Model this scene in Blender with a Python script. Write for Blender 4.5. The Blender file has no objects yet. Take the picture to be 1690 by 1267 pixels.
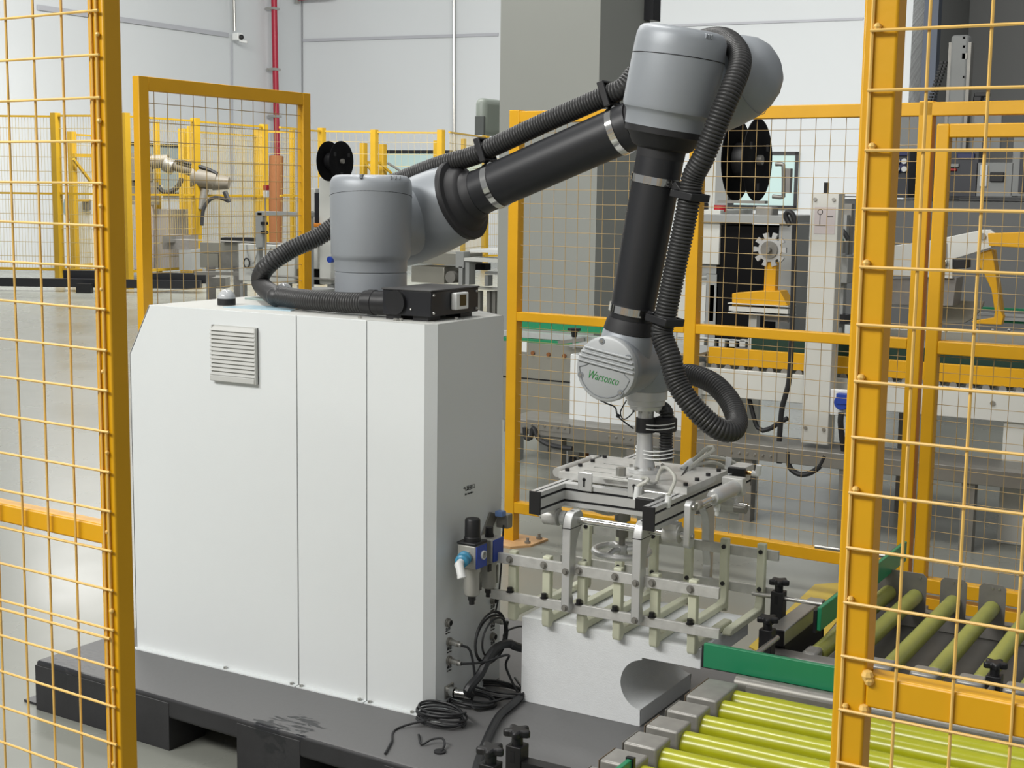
import bpy, bmesh, math, random
from mathutils import Vector, Matrix
random.seed(7)
PI=math.pi
def rad(a): return math.radians(a)

# ------------------------------------------------------------------ camera
FPX=2333.0; PITCH=rad(7.80); ROLL=rad(.79); YAW=rad(59.83); CH=1.6
_f0=Vector((-math.cos(YAW),math.sin(YAW),0)); _r0=Vector((math.sin(YAW),math.cos(YAW),0)); _u0=Vector((0,0,1))
CF=math.cos(PITCH)*_f0-math.sin(PITCH)*_u0; _u1=math.sin(PITCH)*_f0+math.cos(PITCH)*_u0
CR=math.cos(ROLL)*_r0+math.sin(ROLL)*_u1; CU=-math.sin(ROLL)*_r0+math.cos(ROLL)*_u1
CP=Vector((0,0,CH))
S=bpy.context.scene
cd=bpy.data.cameras.new('camera'); cam=bpy.data.objects.new('camera',cd); S.collection.objects.link(cam)
cd.sensor_width=36; cd.lens=36*FPX/1690; cd.clip_start=.05; cd.clip_end=200
M3=Matrix((CR,CU,-CF)).transposed(); cam.matrix_world=Matrix.Translation(CP)@M3.to_4x4()
S.camera=cam
# ------------------------------------------------------------------ world and lamps
w=bpy.data.worlds.new('hall_light'); S.world=w; w.use_nodes=True
w.node_tree.nodes['Background'].inputs[0].default_value=(.97,.985,1,1)
w.node_tree.nodes['Background'].inputs[1].default_value=.31
def area(name,loc,tgt,sx,sy,p,col=(1,.985,.95)):
    l=bpy.data.lights.new(name,'AREA'); l.shape='RECTANGLE'; l.size=sx; l.size_y=sy; l.energy=p; l.color=col
    o=bpy.data.objects.new(name,l); S.collection.objects.link(o); o.location=loc
    o.rotation_euler=(Vector(tgt)-Vector(loc)).to_track_quat('-Z','Y').to_euler()
area('ceiling_or_fill_lamp',(-4.2,-2.2,5.2),(-2.4,3.2,.8),5.0,1.2,470)
area('ceiling_or_fill_lamp',(1.5,3.0,6.0),(.5,4.5,0),1.0,5.0,34)
area('ceiling_or_fill_lamp',(-3.4,4.0,5.6),(-1.2,7.0,.8),3.0,.6,150)  # unseen fill lamp, added to brighten the background machine fronts
area('ceiling_or_fill_lamp',(-9.0,9.0,6.5),(-9,9,0),8.0,1.0,360)
area('ceiling_or_fill_lamp',(-17.6,16.6,5.1),(-17.0,16.0,0),2.2,1.0,150)
area('ceiling_or_fill_lamp',(-13,16.0,6.5),(-15,20,1.5),10.0,1.5,1250)
area('ceiling_or_fill_lamp',(-4,19.0,6.5),(-4,26,2),8.0,1.5,900)
S.view_settings.view_transform='Standard'; S.view_settings.look='None'; S.view_settings.gamma=1; S.view_settings.use_curve_mapping=False
S.view_settings.exposure=0.0

# ------------------------------------------------------------------ pixel -> point helpers (measured distances)
def ray(x,y): return CF+CR*((x-845)/FPX)-CU*((y-633.5)/FPX)
def atY(x,y,Y): d=ray(x,y); return CP+d*(Y/d.y)
def atX(x,y,X): d=ray(x,y); return CP+d*(X/d.x)
def atZ(x,y,Z=0): d=ray(x,y); return CP+d*((Z-CH)/d.z)
def atD(x,y,D): return CP+ray(x,y)*D

# ------------------------------------------------------------------ materials
def lin(c):
    return tuple((v/12.92 if v<=.04045 else ((v+.055)/1.055)**2.4) for v in [q/255 for q in c])+(1,)
def mat(name,rgb,rough=.5,metal=0,noise=0.0,scale=20,bump=0.0,bscale=200,spec=.5,trans=0,alpha=None,coat=0,emit=0,rvar=0):
    m=bpy.data.materials.new(name); m.use_nodes=True; nt=m.node_tree; b=nt.nodes['Principled BSDF']
    c=lin(rgb); b.inputs['Base Color'].default_value=c; b.inputs['Roughness'].default_value=rough; b.inputs['Metallic'].default_value=metal
    b.inputs['Specular IOR Level'].default_value=spec
    if trans: b.inputs['Transmission Weight'].default_value=trans
    if coat: b.inputs['Coat Weight'].default_value=coat; b.inputs['Coat Roughness'].default_value=.15
    if emit: b.inputs['Emission Color'].default_value=c; b.inputs['Emission Strength'].default_value=emit
    if noise or bump or rvar:
        tc=nt.nodes.new('ShaderNodeTexCoord')
    if noise or rvar:
        n=nt.nodes.new('ShaderNodeTexNoise'); n.inputs['Scale'].default_value=scale; n.inputs['Detail'].default_value=6
        nt.links.new(tc.outputs['Object'],n.inputs['Vector'])
    if noise:
        r=nt.nodes.new('ShaderNodeValToRGB')
        r.color_ramp.elements[0].position=.3; r.color_ramp.elements[1].position=.7
        r.color_ramp.elements[0].color=tuple(max(0,v*(1-noise)) for v in c[:3])+(1,)
        r.color_ramp.elements[1].color=tuple(min(1,v*(1+noise)) for v in c[:3])+(1,)
        nt.links.new(n.outputs['Fac'],r.inputs['Fac']); nt.links.new(r.outputs['Color'],b.inputs['Base Color'])
    if rvar:
        mr=nt.nodes.new('ShaderNodeMapRange'); mr.inputs['From Min'].default_value=.3; mr.inputs['From Max'].default_value=.7
        mr.inputs['To Min'].default_value=max(.03,rough-rvar); mr.inputs['To Max'].default_value=min(1,rough+rvar)
        nt.links.new(n.outputs['Fac'],mr.inputs['Value']); nt.links.new(mr.outputs['Result'],b.inputs['Roughness'])
    if bump:
        n2=nt.nodes.new('ShaderNodeTexNoise'); n2.inputs['Scale'].default_value=bscale; n2.inputs['Detail'].default_value=3
        nt.links.new(tc.outputs['Object'],n2.inputs['Vector'])
        bp=nt.nodes.new('ShaderNodeBump'); bp.inputs['Strength'].default_value=bump; bp.inputs['Distance'].default_value=.002
        nt.links.new(n2.outputs['Fac'],bp.inputs['Height']); nt.links.new(bp.outputs['Normal'],b.inputs['Normal'])
    return m
YEL=mat('yellow_paint',(216,160,5),.42,0,.05,6,.15,60)
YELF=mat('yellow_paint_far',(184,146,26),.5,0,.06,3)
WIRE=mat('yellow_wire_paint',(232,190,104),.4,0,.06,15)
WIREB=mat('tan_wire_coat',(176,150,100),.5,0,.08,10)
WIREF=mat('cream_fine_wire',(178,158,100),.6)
WHITE=mat('white_powder_coat',(222,226,226),.42,0,.012,2,.10,400)
WHITE2=mat('white_machine_paint',(205,206,200),.5,0,.03,4)
GREYP=mat('grey_machine_paint',(150,152,150),.5,0,.04,4)
ROBOT=mat('silver_grey_robot_paint',(150,155,160),.42,.15,.03,8,.12,700)
ROBOTD=mat('mid_grey_plastic',(128,132,136),.45,0,.02,8)
BLACKT=mat('black_anodised_tube',(34,35,38),.42,0,.08,4,spec=.5,bump=.05)
RUBBER=mat('black_rubber',(38,38,40),.6,0,.12,20)
HOSE=mat('black_corrugated_plastic',(50,50,50),.45,0,.1,8)
BLACK=mat('black_plastic',(24,24,26),.45,0,.1,12)
BLACKM=mat('black_painted_metal',(27,28,32),.38,0,.06,10)
DARK=mat('dark_recess',(16,16,18),.8)
CHROME=mat('polished_steel',(222,222,218),.12,1)
STEEL=mat('brushed_steel',(176,175,170),.33,.8,.06,30)
DSTEEL=mat('dull_steel',(140,138,132),.42,.45,.1,14)
ALU=mat('aluminium',(204,205,204),.36,.5,.04,25,.1,300)
ALUR=mat('raw_aluminium_bar',(200,200,196),.42,.3,.10,40,.25,120)
GALV=mat('grey_frame_paint',(134,131,127),.42,.25,.08,25)
FOAM=mat('white_foam',(228,231,232),.85,0,.02,60,.45,260)
GREEN=mat('green_guide_plastic',(38,134,92),.35,0,.03,5)
DGREEN=mat('dark_green_belt',(14,52,38),.6)
ROLL=mat('lime_yellow_roller_sleeve',(174,176,28),.27,0,.08,18,coat=.2)
ROLL2=mat('olive_roller_sleeve',(148,150,74),.35,0,.08,18)
RESIN=mat('pale_resin_finger',(208,210,186),.5,0,.07,12)
BLUE=mat('blue_plastic',(34,66,160),.4)
CYAN=mat('cyan_fitting_plastic',(66,142,176),.35)
WPL=mat('white_plastic',(226,228,226),.4)
CABLE=mat('black_cable',(36,37,39),.5)
TUBE=mat('milky_air_tube',(206,206,196),.35,0,.04,20,trans=.25)
RED=mat('red_plastic',(170,24,34),.4)
REDP=mat('dark_red_pipe_paint',(165,24,52),.4,0,.05,3)
LOGO=mat('green_lettering',(46,140,66),.5)
INK=mat('black_ink',(50,50,50),.7)
WALLM=mat('white_wall_panel',(208,212,214),.7,0,.015,.4)
PILM=mat('grey_pillar_paint',(158,160,154),.7,0,.02,1.5)
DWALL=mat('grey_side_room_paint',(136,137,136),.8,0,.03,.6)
GLASSW=mat('pale_green_window_film',(196,222,220),.25)
ORANGE=mat('orange_plastic',(214,130,30),.5)
BROWN=mat('brown_cardboard',(132,84,46),.8)
BEIGE=mat('far_robot_cream_paint',(118,112,100),.5)
SHEETB=mat('pale_blue_film',(168,196,208),.3)
SHEETG=mat('grey_green_plate',(150,166,162),.3)
PLATEM=mat('tan_painted_foot_plate',(200,160,112),.6,0,.1,20)
TRIMM=mat('pale_grey_trim',(176,178,184),.6)
STRAPM=mat('wall_seam_grey',(150,152,156),.6)
SCR=mat('dark_display',(60,52,24),.2)
MATY=mat('yellow_floor_sheet',(196,170,60),.35,0,.08,10)
def pallet_mat():
    m=mat('black_pallet_plastic',(42,42,44),.5,0,.2,9,.3,60); nt=m.node_tree; b=nt.nodes['Principled BSDF']
    tc=nt.nodes.new('ShaderNodeTexCoord'); geo=nt.nodes.new('ShaderNodeNewGeometry')
    # upward faces mixed towards mid grey, wet dark smears kept to two patches
    n=nt.nodes.new('ShaderNodeTexNoise'); n.inputs['Scale'].default_value=5; n.inputs['Detail'].default_value=8; n.inputs['Distortion'].default_value=1.2
    mp=nt.nodes.new('ShaderNodeMapping'); mp.inputs['Scale'].default_value=(2.2,8,2.2); mp.inputs['Rotation'].default_value=(0,0,.5)
    nt.links.new(geo.outputs['Position'],mp.inputs['Vector']); nt.links.new(mp.outputs['Vector'],n.inputs['Vector'])
    sx=nt.nodes.new('ShaderNodeSeparateXYZ'); nt.links.new(geo.outputs['Normal'],sx.inputs['Vector'])
    top=nt.nodes.new('ShaderNodeMath'); top.operation='GREATER_THAN'; top.inputs[1].default_value=.8; nt.links.new(sx.outputs['Z'],top.inputs[0])
    masks=[]
    for c,r in (((-3.22,2.93,.157),.20),((-2.36,2.865,.157),.17)):
        d=nt.nodes.new('ShaderNodeVectorMath'); d.operation='DISTANCE'; d.inputs[1].default_value=c; nt.links.new(geo.outputs['Position'],d.inputs[0])
        mr=nt.nodes.new('ShaderNodeMapRange'); mr.inputs['From Min'].default_value=r*.4; mr.inputs['From Max'].default_value=r; mr.inputs['To Min'].default_value=.13; mr.inputs['To Max'].default_value=-.3
        nt.links.new(d.outputs['Value'],mr.inputs['Value']); masks.append(mr)
    mx=nt.nodes.new('ShaderNodeMath'); mx.operation='MAXIMUM'; nt.links.new(masks[0].outputs[0],mx.inputs[0]); nt.links.new(masks[1].outputs[0],mx.inputs[1])
    ad=nt.nodes.new('ShaderNodeMath'); ad.operation='ADD'; nt.links.new(mx.outputs[0],ad.inputs[0]); nt.links.new(n.outputs['Fac'],ad.inputs[1])
    gt=nt.nodes.new('ShaderNodeMapRange'); gt.inputs['From Min'].default_value=.60; gt.inputs['From Max'].default_value=.63; nt.links.new(ad.outputs[0],gt.inputs['Value'])
    mc=nt.nodes.new('ShaderNodeMix'); mc.data_type='RGBA'
    old=b.inputs['Base Color'].links[0].from_socket
    dn=nt.nodes.new('ShaderNodeMix'); dn.data_type='RGBA'; dn.inputs['B'].default_value=lin((116,116,116)); nt.links.new(old,dn.inputs['A'])
    tf=nt.nodes.new('ShaderNodeMath'); tf.operation='MULTIPLY'; tf.inputs[1].default_value=.82; nt.links.new(top.outputs[0],tf.inputs[0]); nt.links.new(tf.outputs[0],dn.inputs['Factor'])
    nt.links.new(dn.outputs['Result'],mc.inputs['A']); mc.inputs['B'].default_value=lin((34,35,38)); nt.links.new(gt.outputs[0],mc.inputs['Factor'])
    nt.links.new(mc.outputs['Result'],b.inputs['Base Color'])
    rr=nt.nodes.new('ShaderNodeMapRange'); rr.inputs['To Min'].default_value=.55; rr.inputs['To Max'].default_value=.28; nt.links.new(gt.outputs[0],rr.inputs['Value']); nt.links.new(rr.outputs[0],b.inputs['Roughness'])
    return m
PALLET=pallet_mat()
FLOORM=mat('grey_epoxy_floor',(140,142,134),.27,0,.05,1.2,.25,6,spec=.35,rvar=.05)

# ------------------------------------------------------------------ mesh builder
WM={}
def frame(axis):
    a=Vector(axis).normalized(); h=Vector((0,0,1)) if abs(a.z)<.9 else Vector((1,0,0))
    u=h.cross(a).normalized(); v=a.cross(u); return a,u,v
class MB:
    def __init__(s,M=None): s.bm=bmesh.new(); s.M=M
    def v(s,p): return s.bm.verts.new(s.M@Vector(p) if s.M else Vector(p))
    def box(s,a,b):
        x0,x1=sorted((a[0],b[0]));y0,y1=sorted((a[1],b[1]));z0,z1=sorted((a[2],b[2]))
        vs=[s.v(p) for p in ((x0,y0,z0),(x1,y0,z0),(x1,y1,z0),(x0,y1,z0),(x0,y0,z1),(x1,y0,z1),(x1,y1,z1),(x0,y1,z1))]
        for f in ((0,3,2,1),(4,5,6,7),(0,1,5,4),(1,2,6,5),(2,3,7,6),(3,0,4,7)): s.bm.faces.new([vs[i] for i in f])
        return s
    def obox(s,c,size,rot):  # oriented box; rot 3x3
        c=Vector(c);h=[q/2 for q in size]
        P=[c+rot@Vector((sx*h[0],sy*h[1],sz*h[2])) for sx,sy,sz in ((-1,-1,-1),(1,-1,-1),(1,1,-1),(-1,1,-1),(-1,-1,1),(1,-1,1),(1,1,1),(-1,1,1))]
        vs=[s.v(p) for p in P]
        for f in ((0,3,2,1),(4,5,6,7),(0,1,5,4),(1,2,6,5),(2,3,7,6),(3,0,4,7)): s.bm.faces.new([vs[i] for i in f])
        return s
    def bar(s,p0,p1,wx,wy,up=(0,0,1)):
        p0=Vector(p0);p1=Vector(p1);a=(p1-p0).normalized();u=Vector(up).cross(a)
        if u.length<1e-4: u=Vector((1,0,0)).cross(a)
        u.normalize();v=a.cross(u); R=Matrix((u,v,a)).transposed()
        return s.obox((p0+p1)/2,(wx,wy,(p1-p0).length),R)
    def prism(s,poly,axis,t0,t1):  # poly 2d in remaining axes (x,y,z order)
        def P(q,t):
            if axis=='x': return (t,q[0],q[1])
            if axis=='y': return (q[0],t,q[1])
            return (q[0],q[1],t)
        a=[s.v(P(q,t0)) for q in poly]; b=[s.v(P(q,t1)) for q in poly]; n=len(poly)
        s.bm.faces.new(a); s.bm.faces.new(b[::-1])
        for i in range(n): s.bm.faces.new((a[i],b[i],b[(i+1)%n],a[(i+1)%n]))
        return s
    def lathe(s,prof,o,axis=(0,0,1),seg=32):  # prof [(t,r)]
        a,u,v=frame(axis);o=Vector(o);rings=[]
        for t,r in prof:
            if r<1e-6: rings.append([s.v(o+a*t)])
            else: rings.append([s.v(o+a*t+(u*math.cos(2*PI*i/seg)+v*math.sin(2*PI*i/seg))*r) for i in range(seg)])
        for A,B in zip(rings,rings[1:]):
            for i in range(seg):
                j=(i+1)%seg
                if len(A)==1 and len(B)==1: continue
                if len(A)==1: s.bm.faces.new((A[0],B[i],B[j]))
                elif len(B)==1: s.bm.faces.new((A[i],B[0],A[j]))
                else: s.bm.faces.new((A[i],B[i],B[j],A[j]))
        for R in (rings[0],rings[-1]):
            if len(R)>1: s.bm.faces.new(R)
        return s
    def cyl(s,p0,p1,r,r2=None,seg=16):
        p0=Vector(p0);p1=Vector(p1);L=(p1-p0).length
        return s.lathe([(0,r),(L,r if r2 is None else r2)],p0,p1-p0,seg)
    def tube(s,pts,r,seg=8,closed=False,rf=None):
        pts=[Vector(p) for p in pts];n=len(pts)
        T=[]
        for i in range(n):
            if closed: t=pts[(i+1)%n]-pts[i-1]
            else: t=pts[min(i+1,n-1)]-pts[max(i-1,0)]
            T.append(t.normalized())
        a,u,v=frame(T[0]);rings=[]
        for i in range(n):
            u=(u-T[i]*u.dot(T[i])).normalized();v=T[i].cross(u);rr=rf(i) if rf else r
            rings.append([s.v(pts[i]+(u*math.cos(2*PI*k/seg)+v*math.sin(2*PI*k/seg))*rr) for k in range(seg)])
        for i in range(n if closed else n-1):
            A=rings[i];B=rings[(i+1)%n]
            for k in range(seg):
                j=(k+1)%seg; s.bm.faces.new((A[k],A[j],B[j],B[k]))
        if not closed: s.bm.faces.new(rings[0][::-1]); s.bm.faces.new(rings[-1])
        return s
    def sph(s,c,r,seg=12,sq=(1,1,1)):
        n=seg//2;prof=[(-math.cos(PI*i/n)*r,math.sin(PI*i/n)*r) for i in range(n+1)]
        prof[0]=(-r,0);prof[-1]=(r,0); return s.lathe(prof,c,(0,0,1),seg)
    def build(s,name,m,parent=None,bevel=0,bseg=2,kind=None,angle=32):
        bmesh.ops.recalc_face_normals(s.bm,faces=s.bm.faces)
        n=len(s.bm.verts); c=Vector((0,0,0))
        lo=Vector((min(q.co[i] for q in s.bm.verts) for i in range(3)));hi=Vector((max(q.co[i] for q in s.bm.verts) for i in range(3)))
        c=(lo+hi)/2
        if parent is None: c.z=lo.z
        for q in s.bm.verts: q.co-=c
        me=bpy.data.meshes.new(name); s.bm.to_mesh(me); s.bm.free()
        me.materials.append(m); me.shade_smooth(); me.set_sharp_from_angle(angle=rad(angle))
        o=bpy.data.objects.new(name,me); S.collection.objects.link(o); o.location=c
        WM[o]=Matrix.Translation(c)
        if parent is not None: o.parent=parent; o.matrix_parent_inverse=WM[parent].inverted()
        if bevel:
            b=o.modifiers.new('b','BEVEL'); b.width=bevel; b.segments=bseg; b.limit_method='ANGLE'; b.angle_limit=rad(40)
        if kind: o['kind']=kind
        return o
def tag(o,label=None,cat=None,group=None,kind=None):
    if label: o['label']=label
    if cat: o['category']=cat
    if group: o['group']=group
    if kind: o['kind']=kind
    return o
def thing(name,label,cat,loc=(0,0,0),group=None):
    o=bpy.data.objects.new(name,None); S.collection.objects.link(o); o.location=loc; o.empty_display_size=.05
    WM[o]=Matrix.Translation(Vector(loc)); return tag(o,label,cat,group)
def spline(pts,step=.02):
    P=[Vector(p) for p in pts]; P=[P[0]*2-P[1]]+P+[P[-1]*2-P[-2]]; out=[]
    for i in range(1,len(P)-2):
        a,b,c,d=P[i-1:i+3]; n=max(2,int((c-b).length/step*1.5))
        for k in range(n):
            t=k/n; out.append(.5*((2*b)+(c-a)*t+(2*a-5*b+4*c-d)*t*t+(3*b-a-3*c+d)*t**3))
    out.append(P[-2]); return out
def resample(pts,step):
    out=[pts[0]];acc=0
    for a,b in zip(pts,pts[1:]):
        L=(b-a).length
        if L<1e-9: continue
        t=step-acc
        while t<=L: out.append(a+(b-a)*(t/L)); t+=step
        acc=L-(t-step)
    return out
def text_part(name,body,size,M,m,parent,shear=0,sx=1,extrude=.0006,align='CENTER'):
    c=bpy.data.curves.new(name,'FONT'); c.body=body; c.size=size; c.shear=shear; c.extrude=extrude; c.offset=-size*.012; c.align_x=align; c.align_y='CENTER'; c.resolution_u=2
    t=bpy.data.objects.new(name+'_src',c); S.collection.objects.link(t)
    dg=bpy.context.evaluated_depsgraph_get(); me=bpy.data.meshes.new_from_object(t.evaluated_get(dg))
    bpy.data.objects.remove(t); bpy.data.curves.remove(c)
    me.transform(M@Matrix.Diagonal((sx,1,1,1)))
    cc=sum((q.co for q in me.vertices),Vector())/max(1,len(me.vertices)); me.transform(Matrix.Translation(-cc)); me.name=name
    me.materials.clear(); me.materials.append(m)
    o=bpy.data.objects.new(name,me); S.collection.objects.link(o); o.location=cc; WM[o]=Matrix.Translation(cc)
    if parent is not None: o.parent=parent; o.matrix_parent_inverse=WM[parent].inverted()
    return o
def basis(o,x,y,z):
    M=Matrix((Vector(x),Vector(y),Vector(z))).transposed().to_4x4(); M.translation=Vector(o); return M

# ================================================================== SETTING
def struct(o): o['kind']='structure'; return o
def camxy(lat,fwd): p=_r0*lat+_f0*fwd; return Vector((p.x,p.y,0))
struct(MB().box((-34,-4,-.1),(22,44,0)).build('floor',FLOORM))
# room corner and wall lines, directions 66 degrees off the view axis
cor=camxy(-5.34,36); dl=(_r0*-.407+_f0*-.913); db=(_r0*.913+_f0*-.407)
def wallslab(name,p,q,z0,z1,th,m):
    p=Vector(p);q=Vector(q);d=(q-p).normalized();n=Vector((-d.y,d.x,0))
    if n.dot(-_f0)>0: n=-n
    b=MB(); P=[p,q,q+n*th,p+n*th]
    b.prism([(a.x,a.y) for a in P],'z',z0,z1); return struct(b.build(name,m))
HZ=8.5
wallslab('wall_left',cor+dl*-.3,cor+dl*24,0,HZ,.3,WALLM)
we=cor+db*15.1
wallslab('wall_back',cor,we,0,HZ,.3,WALLM)
off=lambda d,n,k:None
# thin grey seams and trims on the walls
def on_wall(px,py,which):
    d=ray(px,py); dd=dl if which=='l' else db
    n=Vector((-dd.y,dd.x,0)); t=(cor-CP).dot(n)/d.dot(n); return CP+d*t
def strip(name,pts,which,wd,m=STRAPM,th=.03,kind='structure'):
    dd=dl if which=='l' else db; n=Vector((-dd.y,dd.x,0))
    if n.dot(-_f0)<0: n=-n
    b=MB(); a=on_wall(*pts[0],which)+n*th; c=on_wall(*pts[1],which)+n*th
    b.bar(a,c,wd,th,up=n); o=b.build(name,m); o['kind']=kind; return o
strip('trim_1',((60,12),(375,58)),'l',.10,TRIMM)
strip('trim_2',((501,67),(823,57)),'b',.07,TRIMM)
strip('trim_3',((1075,44),(1425,31)),'b',.05,TRIMM)
strip('trim_4',((499,0),(499.6,250)),'b',.04,STRAPM)
strip('trim_5',((381,70),(382,300)),'l',.03,TRIMM)
# windows on the back wall
def wall_window(name,x0,y0,x1,y1):
    a=on_wall(x0,y0,'b');c=on_wall(x1,y1,'b');n=Vector((-db.y,db.x,0))
    if n.dot(-_f0)<0:n=-n
    w_=(Vector((c.x,c.y,0))-Vector((a.x,a.y,0))).length
    M=basis(Vector((a.x,a.y,c.z))+n*.02,db,n,(0,0,1))
    o=MB(M).box((0,0,0),(w_,.04,a.z-c.z)).build(name,GLASSW); struct(o)
    f=MB(M)
    for bx in (((0,.04,0),(w_,.08,.07)),((0,.04,a.z-c.z-.07),(w_,.08,a.z-c.z)),((0,.04,0),(.07,.08,a.z-c.z)),((w_-.07,.04,0),(w_,.08,a.z-c.z))): f.box(*bx)
    f.build('window_frame',BLACKM,o); return o
wall_window('window_1',1180,250,1316,345)
wall_window('window_2',634,248,802,330)
# dim side room beyond the opening on the right
j0=we; 
R0=we+_f0*.0
def roomslab(name,p,q,m=DWALL): return wallslab(name,p,q,0,HZ,.3,m)
far0=we+Vector((-db.y,db.x,0))*(1 if Vector((-db.y,db.x,0)).dot(_f0)>0 else -1)*7
far1=far0+db*16
roomslab('wall_far',far0,far1)
b=MB(); nn=(far0-we).normalized()
P=[we,far0,far0-db*.3,we-db*.3]; b.prism([(p.x,p.y) for p in P],'z',0,HZ); struct(b.build('wall_side',DWALL))
b=MB(); P=[far1,far1-nn*7.3,far1-nn*7.3+db*.3,far1+db*.3]; b.prism([(p.x,p.y) for p in P],'z',0,HZ); struct(b.build('wall_right',DWALL))
b=MB(); P=[we-nn*0-db*.3,far0-db*.3+nn*.3,far1+db*.3+nn*.3,far1-nn*7+db*.3]; b.prism([(p.x,p.y) for p in P],'z',HZ,HZ+.2); struct(b.build('ceiling',DWALL))
b=MB(); P=[we-nn*.5,we-nn*.5+db*.28,we+db*.28,we]; b.prism([(p.x,p.y) for p in P],'z',0,HZ); struct(b.build('trim_6',mat('blue_grey_door_jamb',(70,78,92),.6)))
# square grey pillar
pf=atD(823,300,11.2); pa=Vector((pf.x,pf.y,0)); pb=atY(985,300,pf.y)
pw=pb.x-pf.x
pr_=atX(1066,300,pb.x)
b=MB(); b.box((pf.x,pf.y,0),(pb.x,pr_.y,HZ)); struct(b.build('pillar',PILM))
# wall things
def wallthing_tube(name,label,cat,pts,which,r,m,off_=.12):
    dd=dl if which=='l' else db; n=Vector((-dd.y,dd.x,0))
    if n.dot(-_f0)<0:n=-n
    P=[on_wall(x,y,which)+n*off_ for x,y in pts]
    return tag(MB().tube(P,r,12).build(name,m),label,cat)
rp=thing('sprinkler_pipe','dark red vertical pipe running down the white left wall','pipe',on_wall(441,204,'l'))
n_=Vector((-dl.y,dl.x,0)); n_=n_ if n_.dot(-_f0)>0 else -n_
P0=on_wall(437,-30,'l')+n_*.25;P1=on_wall(443,260,'l')+n_*.25
MB().cyl(P0,P1,.07,seg=14).build('pipe_run',REDP,rp)
for y in (15,115,192):
    p=on_wall(438+y*.02,y,'l')+n_*.2; MB().box(p-Vector((.12,.12,.03)),p+Vector((.12,.12,.03))).build('pipe_bracket',STEEL,rp)
rb=thing('roof_pipe_branch','short red pipe with a bracket at the top of the back wall','pipe',on_wall(540,2,'b'))
P0=on_wall(505,1,'b')-n_*0;P1=on_wall(563,-2,'b')
nb=Vector((-db.y,db.x,0)); nb=nb if nb.dot(-_f0)>0 else -nb
MB().cyl(P0+nb*.4,P1+nb*.4,.05,seg=10).build('pipe_run',REDP,rb); MB().box(P0+nb*.4-Vector((.05,.05,.12)),P0+nb*.4+Vector((.05,.05,.12))).build('pipe_bracket',STEEL,rb)
cmr=thing('security_camera','small white security camera hanging from a grey conduit on the left wall','camera',on_wall(381,60,'l')+n_*.2)
c0=on_wall(376,-30,'l')+n_*.15;c1=on_wall(378,52,'l')+n_*.15
MB().cyl(c0,c1,.035,seg=10).build('conduit',STEEL,cmr)
c1=on_wall(380,60,'l')+n_*.2; MB().box(c1-Vector((.09,.09,.1)),c1+Vector((.09,.09,.07))).build('housing',WPL,cmr,.02)
MB().sph(c1+n_*.1+Vector((.02,-.02,-.03)),.06).build('lens_dome',BLACK,cmr)
MB().cyl(c1+_r0*.05-Vector((0,0,.1)),c1+_r0*.22-Vector((0,0,.13)),.035).build('lamp_tube',WPL,cmr)
tag(MB().cyl(on_wall(752,0,'b')+nb*.08,on_wall(752,250,'b')+nb*.08,.035,seg=8).build('wall_conduit',STEEL),'thin grey vertical conduit on the back wall left of the pillar','conduit')
uf=thing('wall_unit','rounded grey ventilation unit beside the pillar edge','ventilation unit',(pf.x-.25,pf.y+1.2,2.2))
q0=atY(813,165,pf.y+.6);q1=atY(830,225,pf.y+.6)
MB().box((q0.x,pf.y+.3,q1.z),(q1.x,pf.y+.9,q0.z)).build('casing',mat('unit_grey_green',(150,158,150),.4),uf,.05,4)
MB().box((q0.x+.02,pf.y+.29,q1.z),(q1.x,pf.y+.31,q0.z-.15)).build('grille',mat('unit_grille',(90,94,92),.6),uf)
MB().box((pb.x+.01,pf.y+.62,atX(1070,36,pb.x).z),(pb.x+.06,pf.y+.78,atX(1070,-40,pb.x).z))
tb=MB().box((pb.x+.0,pr_.y-.12,atX(1072,36,pb.x).z),(pb.x+.08,pr_.y+.02,atX(1072,-60,pb.x).z)).build('cable_channel',BLACKM)
tag(tb,'dark narrow cable channel at the top right edge of the pillar','cable channel')

# ================================================================== FENCES
def wire_mesh(root,M,x0,x1,z0,z1,pitch,r,m,y=0,xo=0,zo=0,seg=6,wob=0,pz=None):
    # every wire is its own part, straight round rod
    xs=[];x=x0+xo
    while x<=x1+1e-6: xs.append(x); x+=pitch
    zs=[];z=z0+zo
    while z<=z1+1e-6: zs.append(z); z+=(pz or pitch)
    for x in xs:
        if wob:
            P=[(x+wob*random.uniform(-1,1),y,z0+(z1-z0)*k/10) for k in range(11)]
            MB(M).tube(P,r,seg).build('wire',m,root)
        else: MB(M).cyl((x,y,z0),(x,y,z1),r,seg=seg).build('wire',m,root)
    for z in zs:
        if wob:
            P=[(x0+(x1-x0)*k/5,y-2*r*.9,z+wob*.6*random.uniform(-1,1)) for k in range(6)]
            MB(M).tube(P,r,seg).build('wire',m,root)
        else: MB(M).cyl((x0,y-2*r*.9,z),(x1,y-2*r*.9,z),r,seg=seg).build('wire',m,root)
def rootM(o,loc,ang):
    o.rotation_euler=(0,0,ang); M=Matrix.Translation(Vector(loc))@Matrix.Rotation(ang,4,'Z'); WM[o]=M; return M
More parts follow.
